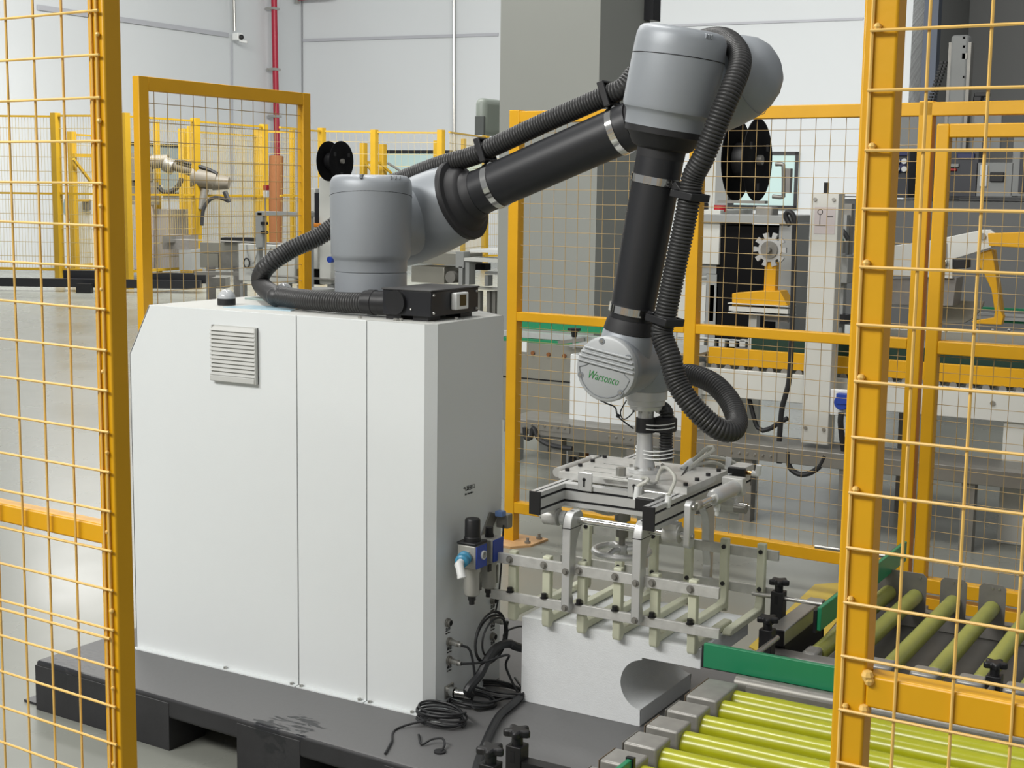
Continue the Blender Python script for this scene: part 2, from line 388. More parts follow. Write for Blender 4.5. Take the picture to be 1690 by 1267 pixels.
# left foreground panel: post at x=-1.545,y=1.47
t=thing('safety_fence_panel','yellow mesh panel close up at the left edge of the photo','fence',(-1.53,1.472,0))
M=rootM(t,(-1.537,1.480,0),rad(-3.5))
MB(M).box((-.034,0,0),(0,.032,1.95)).build('post',YEL,t,.003)
MB(M).box((-1.2,.0,1.92),(-.034,.032,1.95)).build('top_rail',YEL,t,.003)
MB(M).box((-1.2,.004,1.066),(-.034,.032,1.096)).build('middle_rail',YEL,t,.003)
MB(M).box((-1.2,0,.10),(-.034,.032,.13)).build('bottom_rail',YEL,t,.003)
MB(M).box((-1.234,0,0),(-1.2,.032,1.95)).build('post',YEL,t,.003)
wire_mesh(t,M,-1.168,-.004,.11,1.94,.0632,.0020,WIRE,-.002,xo=.006,zo=.052,wob=.0012,pz=.0600)
MB(M).tube([(-.012,-.003,z) for z in (.1,.5,1,1.5,1.94)],.0022,6).build('edge_wire',WIRE,t)
MB(M).tube([(x,-.008,.928) for x in (-1.16,-.6,-.01)],.0022,6).build('lap_wire',WIRE,t)
wb=MB(M)
for k,z in enumerate([1.94-.06*i for i in range(30)]):
    if k%2==0: wb.sph((-.012+.004*random.uniform(-1,1),-.004,z-.01),.0030+random.random()*.0012,8)
wb.build('weld_beads',WIRE,t,kind='stuff')
# right foreground panel
t=thing('safety_fence_panel','yellow mesh panel close up at the right edge of the photo','fence',(-.44,1.463,0))
M=rootM(t,(-.447,1.468,0),rad(-1.05))
MB(M).box((0,0,0),(.036,.030,1.95)).build('post',YEL,t,.003)
MB(M).box((.036,0,1.92),(1.1,.030,1.95)).build('top_rail',YEL,t,.003)
MB(M).box((.036,.0,1.052),(1.1,.03,1.088)).build('middle_rail',YEL,t,.003)
MB(M).box((.036,0,.10),(1.1,.03,.13)).build('bottom_rail',YEL,t,.003)
MB(M).box((1.1,0,0),(1.136,.03,1.95)).build('post',YEL,t,.003)
wire_mesh(t,M,.0095,1.12,.11,1.945,.0600,.0018,WIRE,-.002,xo=.0595,zo=.036,wob=.0006)
MB(M).tube([(.0105,-.002,z) for z in (.1,.5,1,1.5,1.945)],.0020,6).build('edge_wire',WIRE,t)
wb=MB(M)
for k,z in enumerate([1.946-.06*i for i in range(31)]):
    if k%2==1: wb.sph((.016,-.003,z+.004),.0034+random.random()*.001,8)
wb.sph((.038,-.001,1.088),.007,8).sph((.040,-.001,1.083),.006,8).sph((.036,-.001,1.05),.006,8)
wb.build('weld_beads',WIRE,t,kind='stuff')
def xdir_hit(a,px,py,ang):   # point on the vertical plane through a with direction ang
    n=Vector((-math.sin(ang),math.cos(ang),0)); d=ray(px,py); return CP+d*((a-CP).dot(n)/d.dot(n))
# small left panel at distance 4.5
A=atZ(218,125,1.95); Bp=atX(503,155,A.x); L=Bp.y-A.y; ZT=1.95
t=thing('safety_fence_panel','yellow framed mesh panel behind the far end of the white cabinet','fence',(A.x,A.y,0))
M=rootM(t,(A.x,A.y,0),rad(90))     # local x runs along world y, local -y faces world +x
MB(M).box((0,-.028,0),(.045,0,ZT)).build('post',YEL,t,.002)
MB(M).box((L-.045,-.028,0),(L,0,ZT)).build('post',YEL,t,.002)
MB(M).box((.045,-.028,ZT-.045),(L-.045,0,ZT)).build('top_rail',YEL,t,.002)
MB(M).box((.045,-.028,1.0),(L-.045,0,1.04)).build('middle_rail',YEL,t,.002)
MB(M).box((.045,-.028,.12),(L-.045,0,.16)).build('bottom_rail',YEL,t,.002)
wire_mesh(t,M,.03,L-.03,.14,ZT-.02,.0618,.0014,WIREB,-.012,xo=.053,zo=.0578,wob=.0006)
for px_ in (.02,L-.02):
    MB(M).box((px_-.05,-.06,0),(px_+.05,.05,.012)).build('foot_plate',PLATEM,t)
# back fence and gate
B0=Vector((-3.214,5.472,0)); ang=rad(-2.53)
t=thing('safety_fence_panel','long yellow framed mesh fence standing behind the robot and gripper','fence',B0)
M=rootM(t,B0,ang); Mi=M.inverted()
def loc_on(px,py): return Mi@xdir_hit(B0,px,py,ang)
xg=loc_on(1500,500).x; xm=loc_on(1128,560).x; xe=loc_on(1760,500).x
print('fence local x: mid',xm,'gate',xg,'end',xe)
ps=.052
for x0 in (0,xm,xg):
    MB(M).box((x0,0,.14 if x0==xm else 0),(x0+ps,ps,1.95)).build('post',YEL,t,.003)
MB(M).box((xe,0,0),(xe+ps,ps,1.95)).build('post',YEL,t,.003)
MB(M).box((ps,0,1.895),(xe,ps,1.945)).build('top_rail',YEL,t,.003)
for a,c in ((ps,xm),(xm+ps,xg)):
    MB(M).box((a,0,1.02),(c,ps,1.06)).build('middle_rail',YEL,t,.003)
    MB(M).box((a,0,.14),(c,ps,.19)).build('bottom_rail',YEL,t,.003)
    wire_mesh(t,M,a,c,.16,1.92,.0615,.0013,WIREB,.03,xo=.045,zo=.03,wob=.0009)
MB(M).box((xg+ps,0,.02),(xe,ps,.065)).build('sill_rail',YEL,t,.003)
for x0 in (0,xg):
    o=MB(M).prism([(x0-.06,-.10),(x0+.10,-.10),(x0+.16,-.02),(x0+.16,.13),(x0-.06,.13)],'z',0,.010).build('foot_plate',PLATEM,t)
    for bx,by in ((.13,0),(.13,.10),(0.02,-.075)):
        MB(M).cyl((x0+bx,by,.01),(x0+bx,by,.035),.007,seg=8).cyl((x0+bx,by,.01),(x0+bx,by,.02),.014,seg=6).build('anchor_bolt',DSTEEL,o)
g=thing('fence_gate','yellow framed mesh gate hung in the back fence, seen through the right panel','gate',B0)
M=rootM(g,B0,ang)
gx0=xg+ps+.018; gx1=xe-.012; gs=.048
MB(M).box((gx0,-.005,.085),(gx0+gs,ps-.005,1.865)).build('stile',YEL,g,.006)
MB(M).box((gx1-gs,-.005,.085),(gx1,ps-.005,1.865)).build('stile',YEL,g,.006)
for z0,z1,nm in ((1.815,1.865,'top_rail'),(1.01,1.06,'middle_rail'),(.085,.14,'bottom_rail')):
    MB(M).box((gx0+gs,-.005,z0),(gx1-gs,ps-.005,z1)).build(nm,YEL,g,.004)
wire_mesh(g,M,gx0+gs-.01,gx1-gs+.01,.12,1.83,.0615,.0013,WIREB,.025,xo=.03,zo=.02,wob=.0009)

# ================================================================== PALLET
t=thing('plastic_pallet','black plastic pallet with wet smears carrying the white cabinet','pallet',(-2.35,3.4,0))
PM=Matrix.Translation((-2.9,2.857,0))@Matrix.Rotation(rad(-2.4),4,'Z')
MB(PM).box((-.445,0,.095),(1.52,1.20,.157)).build('deck',PALLET,t,.010,3)
for (a,c) in ((-.4465,.128),(.39,.618),(.90,1.515)):
    for (y0_,y1_) in ((-.0015,.14),(.52,.68),(1.06,1.2015)):
        MB(PM).box((a,y0_,0.0),(c,y1_,.142)).build('foot_block',PALLET,t,.0012)
MB(PM).box((-.475,.03,0),(-.45,1.15,.07)).build('side_lip',PALLET,t,.008)
MB(PM).box((-.53,.02,0),(-.475,.16,.008)).build('skirt_tab',PALLET,t)

# ================================================================== CABINET
ZB,ZT2=.157,1.2425
X0,X1,Xc=-3.175,-2.066,-2.091
Y0,Y1=3.129,3.80
t=thing('control_cabinet','white sheet metal control cabinet with a sloped end under the robot arm','cabinet',(-2.62,3.45,ZB))
plan=[(-3.088,Y0+.004),(Xc-.001,Y0+.004),(X1-.004,3.162),(X1-.004,3.50),(-2.50,Y1-.004),(-3.088,Y1-.004)]
MB().prism(plan,'z',ZB+.002,ZT2-.003).build('inner_frame',GREYP,t)
MB().prism([(X0+.004,ZB+.002),(-3.0885,ZB+.002),(-3.0885,ZT2-.006),(X0+.004,1.085)],'y',Y0+.004,Y1-.004).build('inner_frame',GREYP,t)
XS1,XS2=-2.526,-2.281
MB().prism([(X0,ZB),(XS1-.0015,ZB),(XS1-.0015,ZT2),(-3.09,ZT2),(X0,1.089)],'y',Y0,Y0+.0035).build('front_panel',WHITE,t,.001)
MB().box((XS1+.0015,Y0,ZB),(XS2-.0015,Y0+.0035,ZT2)).build('front_panel',WHITE,t,.001)
b=MB(); b.prism([(XS2+.0015,Y0),(Xc,Y0),(X1,3.155),(X1,3.50),(X1-.0035,3.50),(X1-.0035,3.157),(Xc-.0015,Y0+.0035),(XS2+.0015,Y0+.0035)],'z',ZB,ZT2); b.build('corner_panel',WHITE,t,angle=15)
b=MB(); b.prism([(X1,3.501),(-2.50,Y1),(-2.502,Y1-.0035),(X1-.003,3.4975)],'z',ZB,ZT2); b.build('rear_corner_panel',WHITE,t)
MB().box((X0,Y1-.0035,ZB),(-2.502,Y1,1.089)).build('rear_panel',WHITE,t)
b=MB(); b.prism([(X0,1.089),(X0+.003,1.087),(-3.088,ZT2-.004),(-3.09,ZT2)],'y',Y0,Y1); b.build('sloped_panel',WHITE,t)
MB().box((X0,Y0,ZB),(X0+.0035,Y1,1.088)).build('end_panel',WHITE,t)
b=MB(); b.prism([(-3.088,Y0+.001),(Xc,Y0+.001),(X1-.001,3.157),(X1-.001,3.50),(-2.50,Y1-.001),(-3.088,Y1-.001)],'z',ZT2-.003,ZT2); b.build('top_panel',mat('light_grey_top_coat',(196,197,192),.45,0,.03,5),t)
# foot flange with bolts
for a,c in ((X0,XS1-.002),(XS1+.002,XS2-.002),(XS2+.002,Xc+.004)):
    MB().box((a,Y0-.017,ZB),(c,Y0,ZB+.003)).build('foot_flange',WHITE,t)
for x in (-2.80,-2.545,-2.51,-2.30,-2.265,-2.12):
    MB().cyl((x,Y0-.009,ZB+.003),(x,Y0-.009,ZB+.009),.0055,seg=8).build('flange_bolt',STEEL,t)
b=MB(); b.prism([(Xc+.006,Y0-.017),(X1+.014,3.152),(X1+.014,3.40),(X1,3.40),(X1,3.162),(Xc+.003,Y0)],'z',ZB,ZB+.003); b.build('foot_flange',WHITE,t)
for x,y in ((-2.33,3.165),(-2.21,3.165),(-2.20,3.175),(-2.10,3.30)):
    MB().cyl((x,y,ZT2),(x,y,ZT2+.007),.006,seg=8).build('top_screw',STEEL,t)
# louvre vent
va=atY(353,535,Y0);vb=atY(427,634,Y0)
vt=MB(); vt.box((va.x,Y0-.012,vb.z),(va.x+.002,Y0,va.z)).box((vb.x-.004,Y0-.014,vb.z),(vb.x,Y0,va.z-.002)).box((va.x,Y0-.003,vb.z),(vb.x,Y0,va.z)); vent=vt.build('vent_grille',mat('light_grey_vent_plastic',(192,193,189),.5),t)
H=va.z-vb.z;ns=12
VM=vent.data.materials[0]
for k in range(ns):
    z=va.z-.004-k*(H-.022)/ns
    MB().prism([(Y0-.016,z-.011),(Y0-.014,z-.0125),(Y0-.003,z-.004),(Y0-.003,z),(Y0-.008,z)],'x',va.x-.004,vb.x-.003).build('slat',VM,vent)
MB().box((va.x-.004,Y0-.017,vb.z),(vb.x-.003,Y0-.004,vb.z+.017)).build('lower_lip',VM,vent,.002)
# sockets, plugs and lettering on the side
for (y,z,k) in ((3.212,.404,0),(3.22,.347,1),(3.22,.293,1),(3.455,.408,0),(3.456,.349,1),(3.457,.297,0)):
    s_=MB().cyl((X1,y,z),(X1+.006,y,z),.0125,seg=18).cyl((X1+.006,y,z),(X1+.013,y,z),.0095,seg=18).build('socket',DSTEEL,t)
    if k: MB().cyl((X1+.012,y,z),(X1+.036,y-.004,z-.001),.0085,seg=14).cyl((X1+.036,y-.004,z-.001),(X1+.046,y-.005,z-.001),.0065,seg=14).build('plug',STEEL,s_)
    else: MB().cyl((X1+.012,y,z),(X1+.0136,y,z),.0075,seg=14).build('socket_hole',DARK,s_)
    TM=basis((X1+.0006,y+.004,z-.021),(0,1,0),(0,0,1),(1,0,0))
    text_part('socket_lettering','急停' if k==0 else '通讯',.0125,TM,INK,t)
    TM=basis((X1+.0006,y+.004,z-.031),(0,1,0),(0,0,1),(1,0,0)); text_part('socket_lettering','Interface',.0065,TM,INK,t)
s_=MB().box((X1,3.20,.183),(X1+.004,3.245,.222)).build('power_socket',STEEL,t,.002)
MB().cyl((X1+.004,3.222,.202),(X1+.022,3.222,.202),.015,seg=18).cyl((X1+.022,3.222,.202),(X1+.05,3.23,.200),.012,seg=18).cyl((X1+.05,3.23,.2),(X1+.068,3.236,.199),.014,seg=18).build('power_plug',CHROME,s_)
TM=basis((X1+.0006,3.222,.170),(0,1,0),(0,0,1),(1,0,0)); text_part('socket_lettering','电源',.013,TM,INK,t)
TM=basis((X1+.0006,3.321,.767),(0,1,0),(0,0,1),(1,0,0)); text_part('side_lettering','气源接口',.0155,TM,INK,t)
TM=basis((X1+.0006,3.321,.752),(0,1,0),(0,0,1),(1,0,0)); text_part('side_lettering','Air interface',.009,TM,INK,t)

LAMP2=(-2.985,3.635,ZT2)
# dome lamps on the cabinet
for (px,py,lb) in ((374,503,'grey dome lamp with black base at the front edge of the cabinet top'),(467,487,'grey dome lamp half hidden behind the corrugated hose on the cabinet')):
    p=atZ(px,py,ZT2); 
    if py<490: p=Vector(LAMP2)
    d=thing('dome_lamp',lb,'lamp',p); r=.0275
    MB().cyl(p,p+Vector((0,0,.020)),r,seg=24).build('base',BLACK,d)
    MB().lathe([(.020,r)]+[(.020+math.sin(a*PI/16)*r,math.cos(a*PI/16)*r) for a in range(1,8)]+[(.020+r,0)],p,seg=24).build('dome',mat('grey_dome_plastic',(176,178,180),.15),d)
p=atZ(430,502,ZT2)
tag(MB().prism([(-2.86,3.20),(-2.62,3.22),(-2.66,3.34),(-2.84,3.30)],'z',ZT2,ZT2+.002).build('film_sheet',SHEETB),'pale blue plastic film lying under the corrugated hose','sheet')
tag(MB().prism([(-3.02,3.48),(-2.80,3.44),(-2.68,3.62),(-2.90,3.70)],'z',ZT2,ZT2+.006).build('cover_plate',SHEETG,None,.001),'grey-green cover plate lying behind the hose on the cabinet','plate')

# ================================================================== ROBOT ARM
xb,yb,y2=-2.485,3.43,3.675
Sv=Vector((xb,yb,1.505)); Ev=Vector((-1.523,yb,1.876)); Wv=Vector((-1.650,yb,1.135))
S2=Sv+Vector((0,y2-yb,0)); E2=Ev+Vector((0,y2-yb,0))
u=(Ev-Sv).normalized(); LA=(Ev-Sv).length; v_=(Wv-Ev).normalized(); LF=(Wv-Ev).length
xt,yt=-1.636,3.56
rb_=thing('robot_arm','grey and black six-axis robot arm bolted on the white cabinet','robot',(xb,yb,ZT2))
MB().box((xb-.15,yb-.14,ZT2),(xb+.17,yb+.15,ZT2+.014)).build('base_plate',BLACKM,rb_,.003)
MB().lathe([(1.256,.0),(1.256,.107),(1.352,.107),(1.354,.1045),(1.357,.1045),(1.357,0)],(xb,yb,0),seg=64).build('base_column',ROBOT,rb_)
def seam(o,c,ax,r,tilt,m=DARK,phase=0):
    a,uu,vv=frame(ax); P=[]
    for i in range(64):
        th=2*PI*i/64; P.append(Vector(c)+uu*math.cos(th)*r+vv*math.sin(th)*r+a*tilt*math.cos(th+phase))
    MB().tube(P,.0010,4,closed=True).build('seam_line',m,o)
hs=MB().lathe([(1.357,0),(1.357,.1075),(1.386,.1085),(1.392,.111),(1.398,.116),(1.408,.1185),(1.60,.1215),(1.618,.120),(1.630,.114),(1.637,.104),(1.639,.09),(1.639,0)],(xb,yb,0),seg=72).build('shoulder_housing',ROBOT,rb_)
seam(hs,(xb,yb,1.575),(0,0,1),.1210,.018,phase=-.6)
for k in range(3):
    a=rad(-24+k*8)
    p=Vector((xb+math.cos(a)*.112,yb+math.sin(a)*.112,1.632)); 
    MB().obox(p,(.012,.004,.010),Matrix.Rotation(a,3,'Z')).build('vent_rib',ROBOT,hs,.001)
a=rad(-68); MB().obox((xb+math.cos(a)*.106,yb+math.sin(a)*.106,1.634),(.030,.008,.012),Matrix.Rotation(a,3,'Z')).build('cable_notch',ROBOTD,hs,.001)
# neck and upper arm end housing
MB().lathe([(0,.098),(.10,.100),(.16,.110),(.21,.112),(.245,.10)],Sv,(0,1,0),seg=56).build('shoulder_neck',ROBOT,rb_)
endp=[(-.165,0),(-.163,.030),(-.154,.062),(-.138,.088),(-.112,.110),(-.08,.123),(-.04,.128),(.06,.128),(.115,.125),(.163,.1185),(.166,.112),(.166,0)]
sb=MB().lathe(endp,S2,u,seg=64).build('upper_arm_housing',ROBOT,rb_)
seam(sb,S2+u*.07,u,.1240,.0)
ring=[(.165,0),(.165,.121),(.168,.1255),(.180,.1255),(.184,.122),(.186,.104),(.191,.098),(.205,.092),(.212,.086),(.216,.076),(.226,.0705),(.245,.0695),(.245,0)]
MB().lathe(ring,S2,u,seg=64).build('flange_ring',RUBBER,rb_)
MB().cyl(S2+u*.24,E2-u*.24,.068,seg=56).build('upper_arm_tube',BLACKT,rb_)
MB().lathe([(a_,r_*.88) for a_,r_ in ring],E2,-u,seg=64).build('flange_ring',RUBBER,rb_)
sb=MB().lathe([(a_*1.25 if a_<0 else a_,r_*.93) for a_,r_ in endp],E2,-u,seg=64).build('elbow_rear_housing',ROBOT,rb_)
seam(sb,E2+u*.115,u,.1135,0,ROBOTD)
MB().lathe([(0,.09),(.10,.100),(.17,.108),(.245,.10)],Ev,(0,1,0),seg=56).build('elbow_neck',ROBOT,rb_)
hs=MB().lathe([(-.143,0),(-.143,.090),(-.140,.103),(-.132,.112),(-.118,.117),(-.09,.1185),(.058,.1215),(.068,.119),(.075,.1115),(.082,.1085),(.112,.1075),(.112,0)],Ev,v_,seg=72).build('elbow_housing',ROBOT,rb_)
seam(hs,Ev+v_*-.068,v_,.1195,.006,phase=1)
a_,uu,vv=frame(v_)
# find direction toward +X on the housing rim
ex=(Vector((1,0,0))-v_*v_.x).normalized(); ey=v_.cross(ex)
for k in range(3):
    th=rad(-18+9*k); dr=ex*math.cos(th)-Vector((0,1,0))*math.sin(rad(28)+k*.14); dr.normalize()
    MB().obox(Ev+v_*-.130+dr*.111,(.012,.004,.012),Matrix((dr,(v_.cross(dr)),v_)).transposed()).build('vent_rib',ROBOT,hs,.001)
MB().lathe([(.111,0),(.111,.1065),(.128,.1045),(.134,.094),(.160,.080),(.165,.072),(.168,.064),(.19,.063),(.19,0)],Ev,v_,seg=64).build('flange_ring',RUBBER,rb_)
MB().lathe([(.17,.0625),(.40,.0625),(LF-.115,.0585)],Ev,v_,seg=56).build('forearm_tube',BLACKT,rb_)
MB().lathe([(LF-.13,.0),(LF-.13,.0605),(LF-.120,.064),(LF-.095,.068),(LF-.0935,0)],Ev,v_,seg=56).build('wrist_collar',RUBBER,rb_)
MB().lathe([(LF-.0935,.0655),(LF-.088,.0685),(LF-.05,.072),(LF,.074)],Ev,v_,seg=56).build('wrist_socket',ROBOT,rb_)
MB().lathe([(-.118,0),(-.118,.062),(-.112,.070),(-.06,.077),(-.02,.080),(.055,.0845),(.078,.0865),(.084,.084),(.084,0)],Wv,(0,-1,0),seg=64).build('wrist_housing',ROBOT,rb_)
CAPM=mat('light_silver_cap',(172,175,176),.42,.1,.02,8,.1,600)
cap=MB().lathe([(.084,0),(.084,.0875),(.096,.0875),(.101,.085),(.1035,.080),(.1035,0)],Wv,(0,-1,0),seg=64).build('wrist_cap',CAPM,rb_)
e1=Vector((math.cos(rad(-9.5)),0,math.sin(rad(-9.5)))); e2=Vector((-e1.z,0,e1.x)); cy=yb-.1035
def capP(a,b,dy=0): q=Wv+e1*a+e2*b; return Vector((q.x,cy-dy,q.z))
RC=Matrix((e1,Vector((0,1,0)),e2)).transposed()
for k in range(4):
    zz=.046-k*.0125; hw=math.sqrt(.084**2-zz**2)
    MB().obox(capP(0,zz,.001),(hw*2,.012,.0058),RC).build('cooling_fin',CAPM,cap,.002)
pl=[]
b=MB(); hw=.060
pts=[(-.058,-.002),(-.050,.004),(.055,.004),(.060,-.002)]+[(.076*math.cos(a),.076*math.sin(a)) for a in [rad(-8-k*16.4) for k in range(11)]]
P=[capP(a,c,.0012) for a,c in pts]
b.tube(P,.0011,5,closed=True).build('logo_border',ROBOTD,cap)
for a in (38,108,205,-42):
    q=capP(.075*math.cos(rad(a)),.075*math.sin(rad(a)))
    sc=MB().cyl(q+Vector((0,.004,0)),q-Vector((0,.0015,0)),.0085,seg=14).build('screw_recess',ROBOTD,cap)
    MB().cyl(q,q-Vector((0,.003,0)),.0045,seg=8).build('screw',STEEL,cap)
text_part('lettering','Warsonco',.033,basis(capP(-.002,-.024,.0008),e1,e2,(0,-1,0)),LOGO,cap,shear=.35,sx=.66)
# wrist 2 and tool flange
MB().lathe([(-.02,.060),(.04,.070),(.13,.066)],Vector((Wv.x,yb+.04,1.155)),(0,1,0),seg=48).build('wrist_neck',ROBOT,rb_)
MB().lathe([(1.055,0),(1.055,.0605),(1.075,.064),(1.10,.067),(1.20,.067),(1.235,.064),(1.25,.055),(1.258,.03),(1.258,0)],(xt,yt,0),seg=56).build('tool_housing',ROBOT,rb_)
fl=MB().lathe([(1.054,0),(1.054,.0585),(1.030,.0585),(1.027,.053),(1.014,.0525),(1.010,.046),(1.000,.044),(1.0,0)],(xt,yt,0),seg=48).build('tool_flange',ALU,rb_)
for k in range(8):
    a=k*PI/4; q=Vector((xt+.036*math.cos(a),yt+.036*math.sin(a),.993)); MB().cyl(q,q+Vector((0,0,.008)),.0045,seg=8).build('flange_bolt',STEEL,fl)
# hose clamps
def clampring(c,ax,r,hose_c,hr,hax):
    o=MB().lathe([(-.010,r),(-.010,r+.0035),(.010,r+.0035),(.010,r)],c,ax,seg=48).build('band_clamp',CHROME,rb_)
    d=(Vector(hose_c)-Vector(c)); d-=Vector(ax).normalized()*d.dot(Vector(ax).normalized()); d.normalize()
    side=Vector(ax).normalized().cross(d)
    q=Vector(c)+d*(r+.006)+side*-.020
    MB().cyl(q-side*.014,q+side*.014,.0065,seg=10).build('worm_screw',CHROME,o)
    # black hose holder: square ring round the hose with a foot
    A=Vector(hax).normalized(); B=(d-A*d.dot(A)).normalized(); Cc=A.cross(B); h=MB(); hc=Vector(hose_c)
    R=Matrix((A,B,Cc)).transposed(); w=.020
    for sB,sC,sz in ((1,0,(w,.008,2*hr+.016)),(-1,0,(w,.008,2*hr+.016)),(0,1,(w,2*hr+.016,.008)),(0,-1,(w,2*hr+.016,.008))):
        h.obox(hc+B*sB*(hr+.005)+Cc*sC*(hr+.005),sz,R)
    foot=Vector(c)+d*(r+.002); e=hc-B*(hr+.004)
    if (e-foot).length>.004: h.bar(foot,e,.020,.026,up=A)
    h.build('hose_holder',BLACK,rb_,.002)
hr=.0285
c1=S2+u*(.305); c2=E2-u*.288; 
tubeN=Vector((-u.z,0,u.x))
hh1=c1+tubeN*(.068+.014+hr)+Vector((0,-.0,0)); hh2=c2+tubeN*(.068+.012+hr)
clampring(c1,u,.068,hh1,hr,u); clampring(c2,u,.068,hh2,hr,u)
f1=Ev+v_*.248; f2=Ev+v_*(LF-.155)
fN=Vector((-v_.z,0,v_.x))
hf1=f1+fN*(.0625+.026+hr)+v_*.02+Vector((0,-.035,0)); hf2=f2+fN*(.060+.024+hr)+Vector((0,-.035,0))
clampring(f1,v_,.0625,hf1,hr,v_); clampring(f2,v_,.0605,hf2,hr,v_)
# small sensor cable under the wrist cap
MB().tube(spline([atY(975,652,yb-.05),atY(1000,665,yb),atY(1015,672,yb+.03),atY(1021,688,yb+.06),atY(1045,707,yb+.10)],.01),.0022,6).build('sensor_cable',CABLE,rb_)
MB().tube(spline([atY(1034,660,yt-.04),atY(1024,680,yt-.06),atY(1030,692,yt-.06),atY(1045,680,yt-.04),atY(1047,668,yt-.04)],.01),.0018,6).build('sensor_cable',CABLE,rb_)
MB().sph(atY(1020,686,yb+.06),.006).build('cable_knot',CABLE,rb_)

# ================================================================== CORRUGATED HOSE
jb=thing('junction_box','black metal junction box with a small white display on the cabinet','box',(-2.16,3.28,ZT2))
JX0,JX1,JY0,JY1,JZ0,JZ1=-2.275,-2.115,3.195,3.44,ZT2+.013,ZT2+.086
MB().box((JX0,JY0,JZ0),(JX1,JY1,JZ1-.004)).build('body',BLACKM,jb,.002)
MB().box((JX0-.003,JY0-.003,JZ1-.004),(JX1+.003,JY1+.003,JZ1)).build('lid',mat('dark_grey_lid',(66,66,66),.5,0,.05,20),jb,.001)
for x,y in ((JX0+.03,JY0+.04),(JX1-.04,JY0+.04),(JX0+.03,JY1-.04),(JX1-.04,JY1-.04)): MB().box((x-.025,y-.03,ZT2),(x+.025,y+.03,JZ0)).build('foot',BLACK,jb)
ds=MB().box((JX1,JY0+.10,JZ0+.014),(JX1+.018,JY0+.165,JZ1-.012)).build('display_unit',WPL,jb,.003)
MB().box((JX1+.0175,JY0+.118,JZ0+.024),(JX1+.019,JY0+.150,JZ1-.018)).build('display_screen',SCR,ds)
for y,z in ((JY0+.012,JZ0+.010),(JY0+.012,JZ1-.014),(JY1-.012,JZ0+.010),(JY1-.012,JZ1-.014)):
    MB().sph((JX1+.001,y,z),.0045,8).build('screw',STEEL,jb)
for x in (JX0+.04,JX0+.075): MB().sph((x+.02,JY0-.001,JZ0+.018),.0035,8).build('screw',STEEL,jb)
hz=ZT2+.003+.031
gl=MB(); gl.lathe([(0,0),(0,.033),(.012,.033),(.014,.036),(.035,.036),(.037,.034),(.06,.034),(.06,0)],(JX0-.085,3.232,hz+.006),(1,0,0),24)
gl.build('hose_elbow',BLACK,jb)
MB().tube(spline([(JX0-.03,3.232,hz+.006),(JX0+.01,3.232,hz+.008),(JX0+.035,3.222,hz+.012),(JX0+.045,3.20,hz+.014),(JX0+.045,3.188,hz+.014)],.01),.034,20).build('hose_elbow',BLACK,jb)
path=[(JX0-.075,3.232,hz+.004),(JX0-.16,3.236,hz),(-2.58,3.25,hz),(-2.72,3.30,hz),atZ(452,487,hz+.0),atZ(430,466,hz+.012)]
path=[Vector(p) for p in path]
path+= [atY(440,440,3.50),atY(480,412,3.55),atY(530,388,3.62),atY(575,352,3.68),atY(610,315,3.70),atY(655,300,3.69)]
path+= [atY(720,275,y2),hh1-u*.05,hh1,hh1+u*.06,(hh1+hh2)/2+tubeN*.002,hh2-u*.05,hh2,hh2+u*.05]
path+= [atY(1060,112,3.70),atY(1120,82,3.70),atY(1170,64,3.66),atY(1200,66,3.58),atY(1219,88,3.50),atY(1220,112,3.45),atY(1206,150,3.41),atY(1187,195,3.39),atY(1163,255,3.385)]
path+= [hf1-v_*.05,hf1,hf1+v_*.06,(hf1+hf2)/2,hf2-v_*.05,hf2,hf2+v_*.04,atY(1106,590,3.385),atY(1118,632,3.38),atY(1145,672,3.38),atY(1180,704,3.40),atY(1206,711,3.44),atY(1216,694,3.50),atY(1203,660,3.56),atY(1176,632,3.60),atY(1140,618,3.64),atY(1112,622,3.66)]
sp=resample(spline(path,.012),.0023)
hose=thing('corrugated_hose','thick black corrugated hose looping from the cabinet along the robot arm','hose',path[0])
n=len(sp)
prof=[.0285,.0300,.0275]
MB().tube(sp,.03,18,rf=lambda i:[.0262,.0293,.0300,.0293][i%4]).build('hose_sleeve',HOSE,hose,angle=80)
p2=[atY(1112,622,3.66),atY(1092,640,3.66),atY(1083,665,3.64),Vector((xt+.045,yt+.040,.99)),Vector((xt+.05,yt+.030,.92)),Vector((xt+.054,yt+.025,.855))]
MB().tube(resample(spline(p2,.01),.0020),.02,14,rf=lambda i:[.0160,.0193,.0198,.0193][i%4]).build('thin_hose_sleeve',HOSE,hose,angle=80)

# ================================================================== GRIPPER
gr=thing('fork_gripper','aluminium fork gripper with pale resin fingers hanging from the robot arm','gripper',(xt,yt,.40))
po=MB().lathe([(.999,0),(.999,.0225),(.936,.0215),(.92,.0215),(.865,.025),(.836,.030),(.833,.047),(.823,.047),(.823,0)],(xt,yt,0),seg=40).build('tool_post',ALU,gr)
MB().lathe([(.976,.0222),(.976,.0275),(.936,.0275),(.936,.0222)],(xt,yt,0),seg=32).build('rubber_sleeve',RUBBER,gr)
MB().box((xt+.015,yt+.005,.935),(xt+.075,yt+.055,.978)).build('hose_wrap',RUBBER,gr,.008)
for z in (.963,.951,.889,.879,.868):
    P=[(xt+.024+math.cos(a)*.056,yt+.014+math.sin(a)*.038,z+.003*math.cos(a*2)) for a in [k*PI/12 for k in range(24)]]
    MB().tube(P,.0017,6,closed=True).build('cable_tie',WPL,gr)
for k in range(6):
    a=k*PI/3+.3; q=Vector((xt+.038*math.cos(a),yt+.038*math.sin(a),.833)); MB().cyl(q,q+Vector((0,0,.009)),.0052,seg=8).build('post_bolt',STEEL,gr)
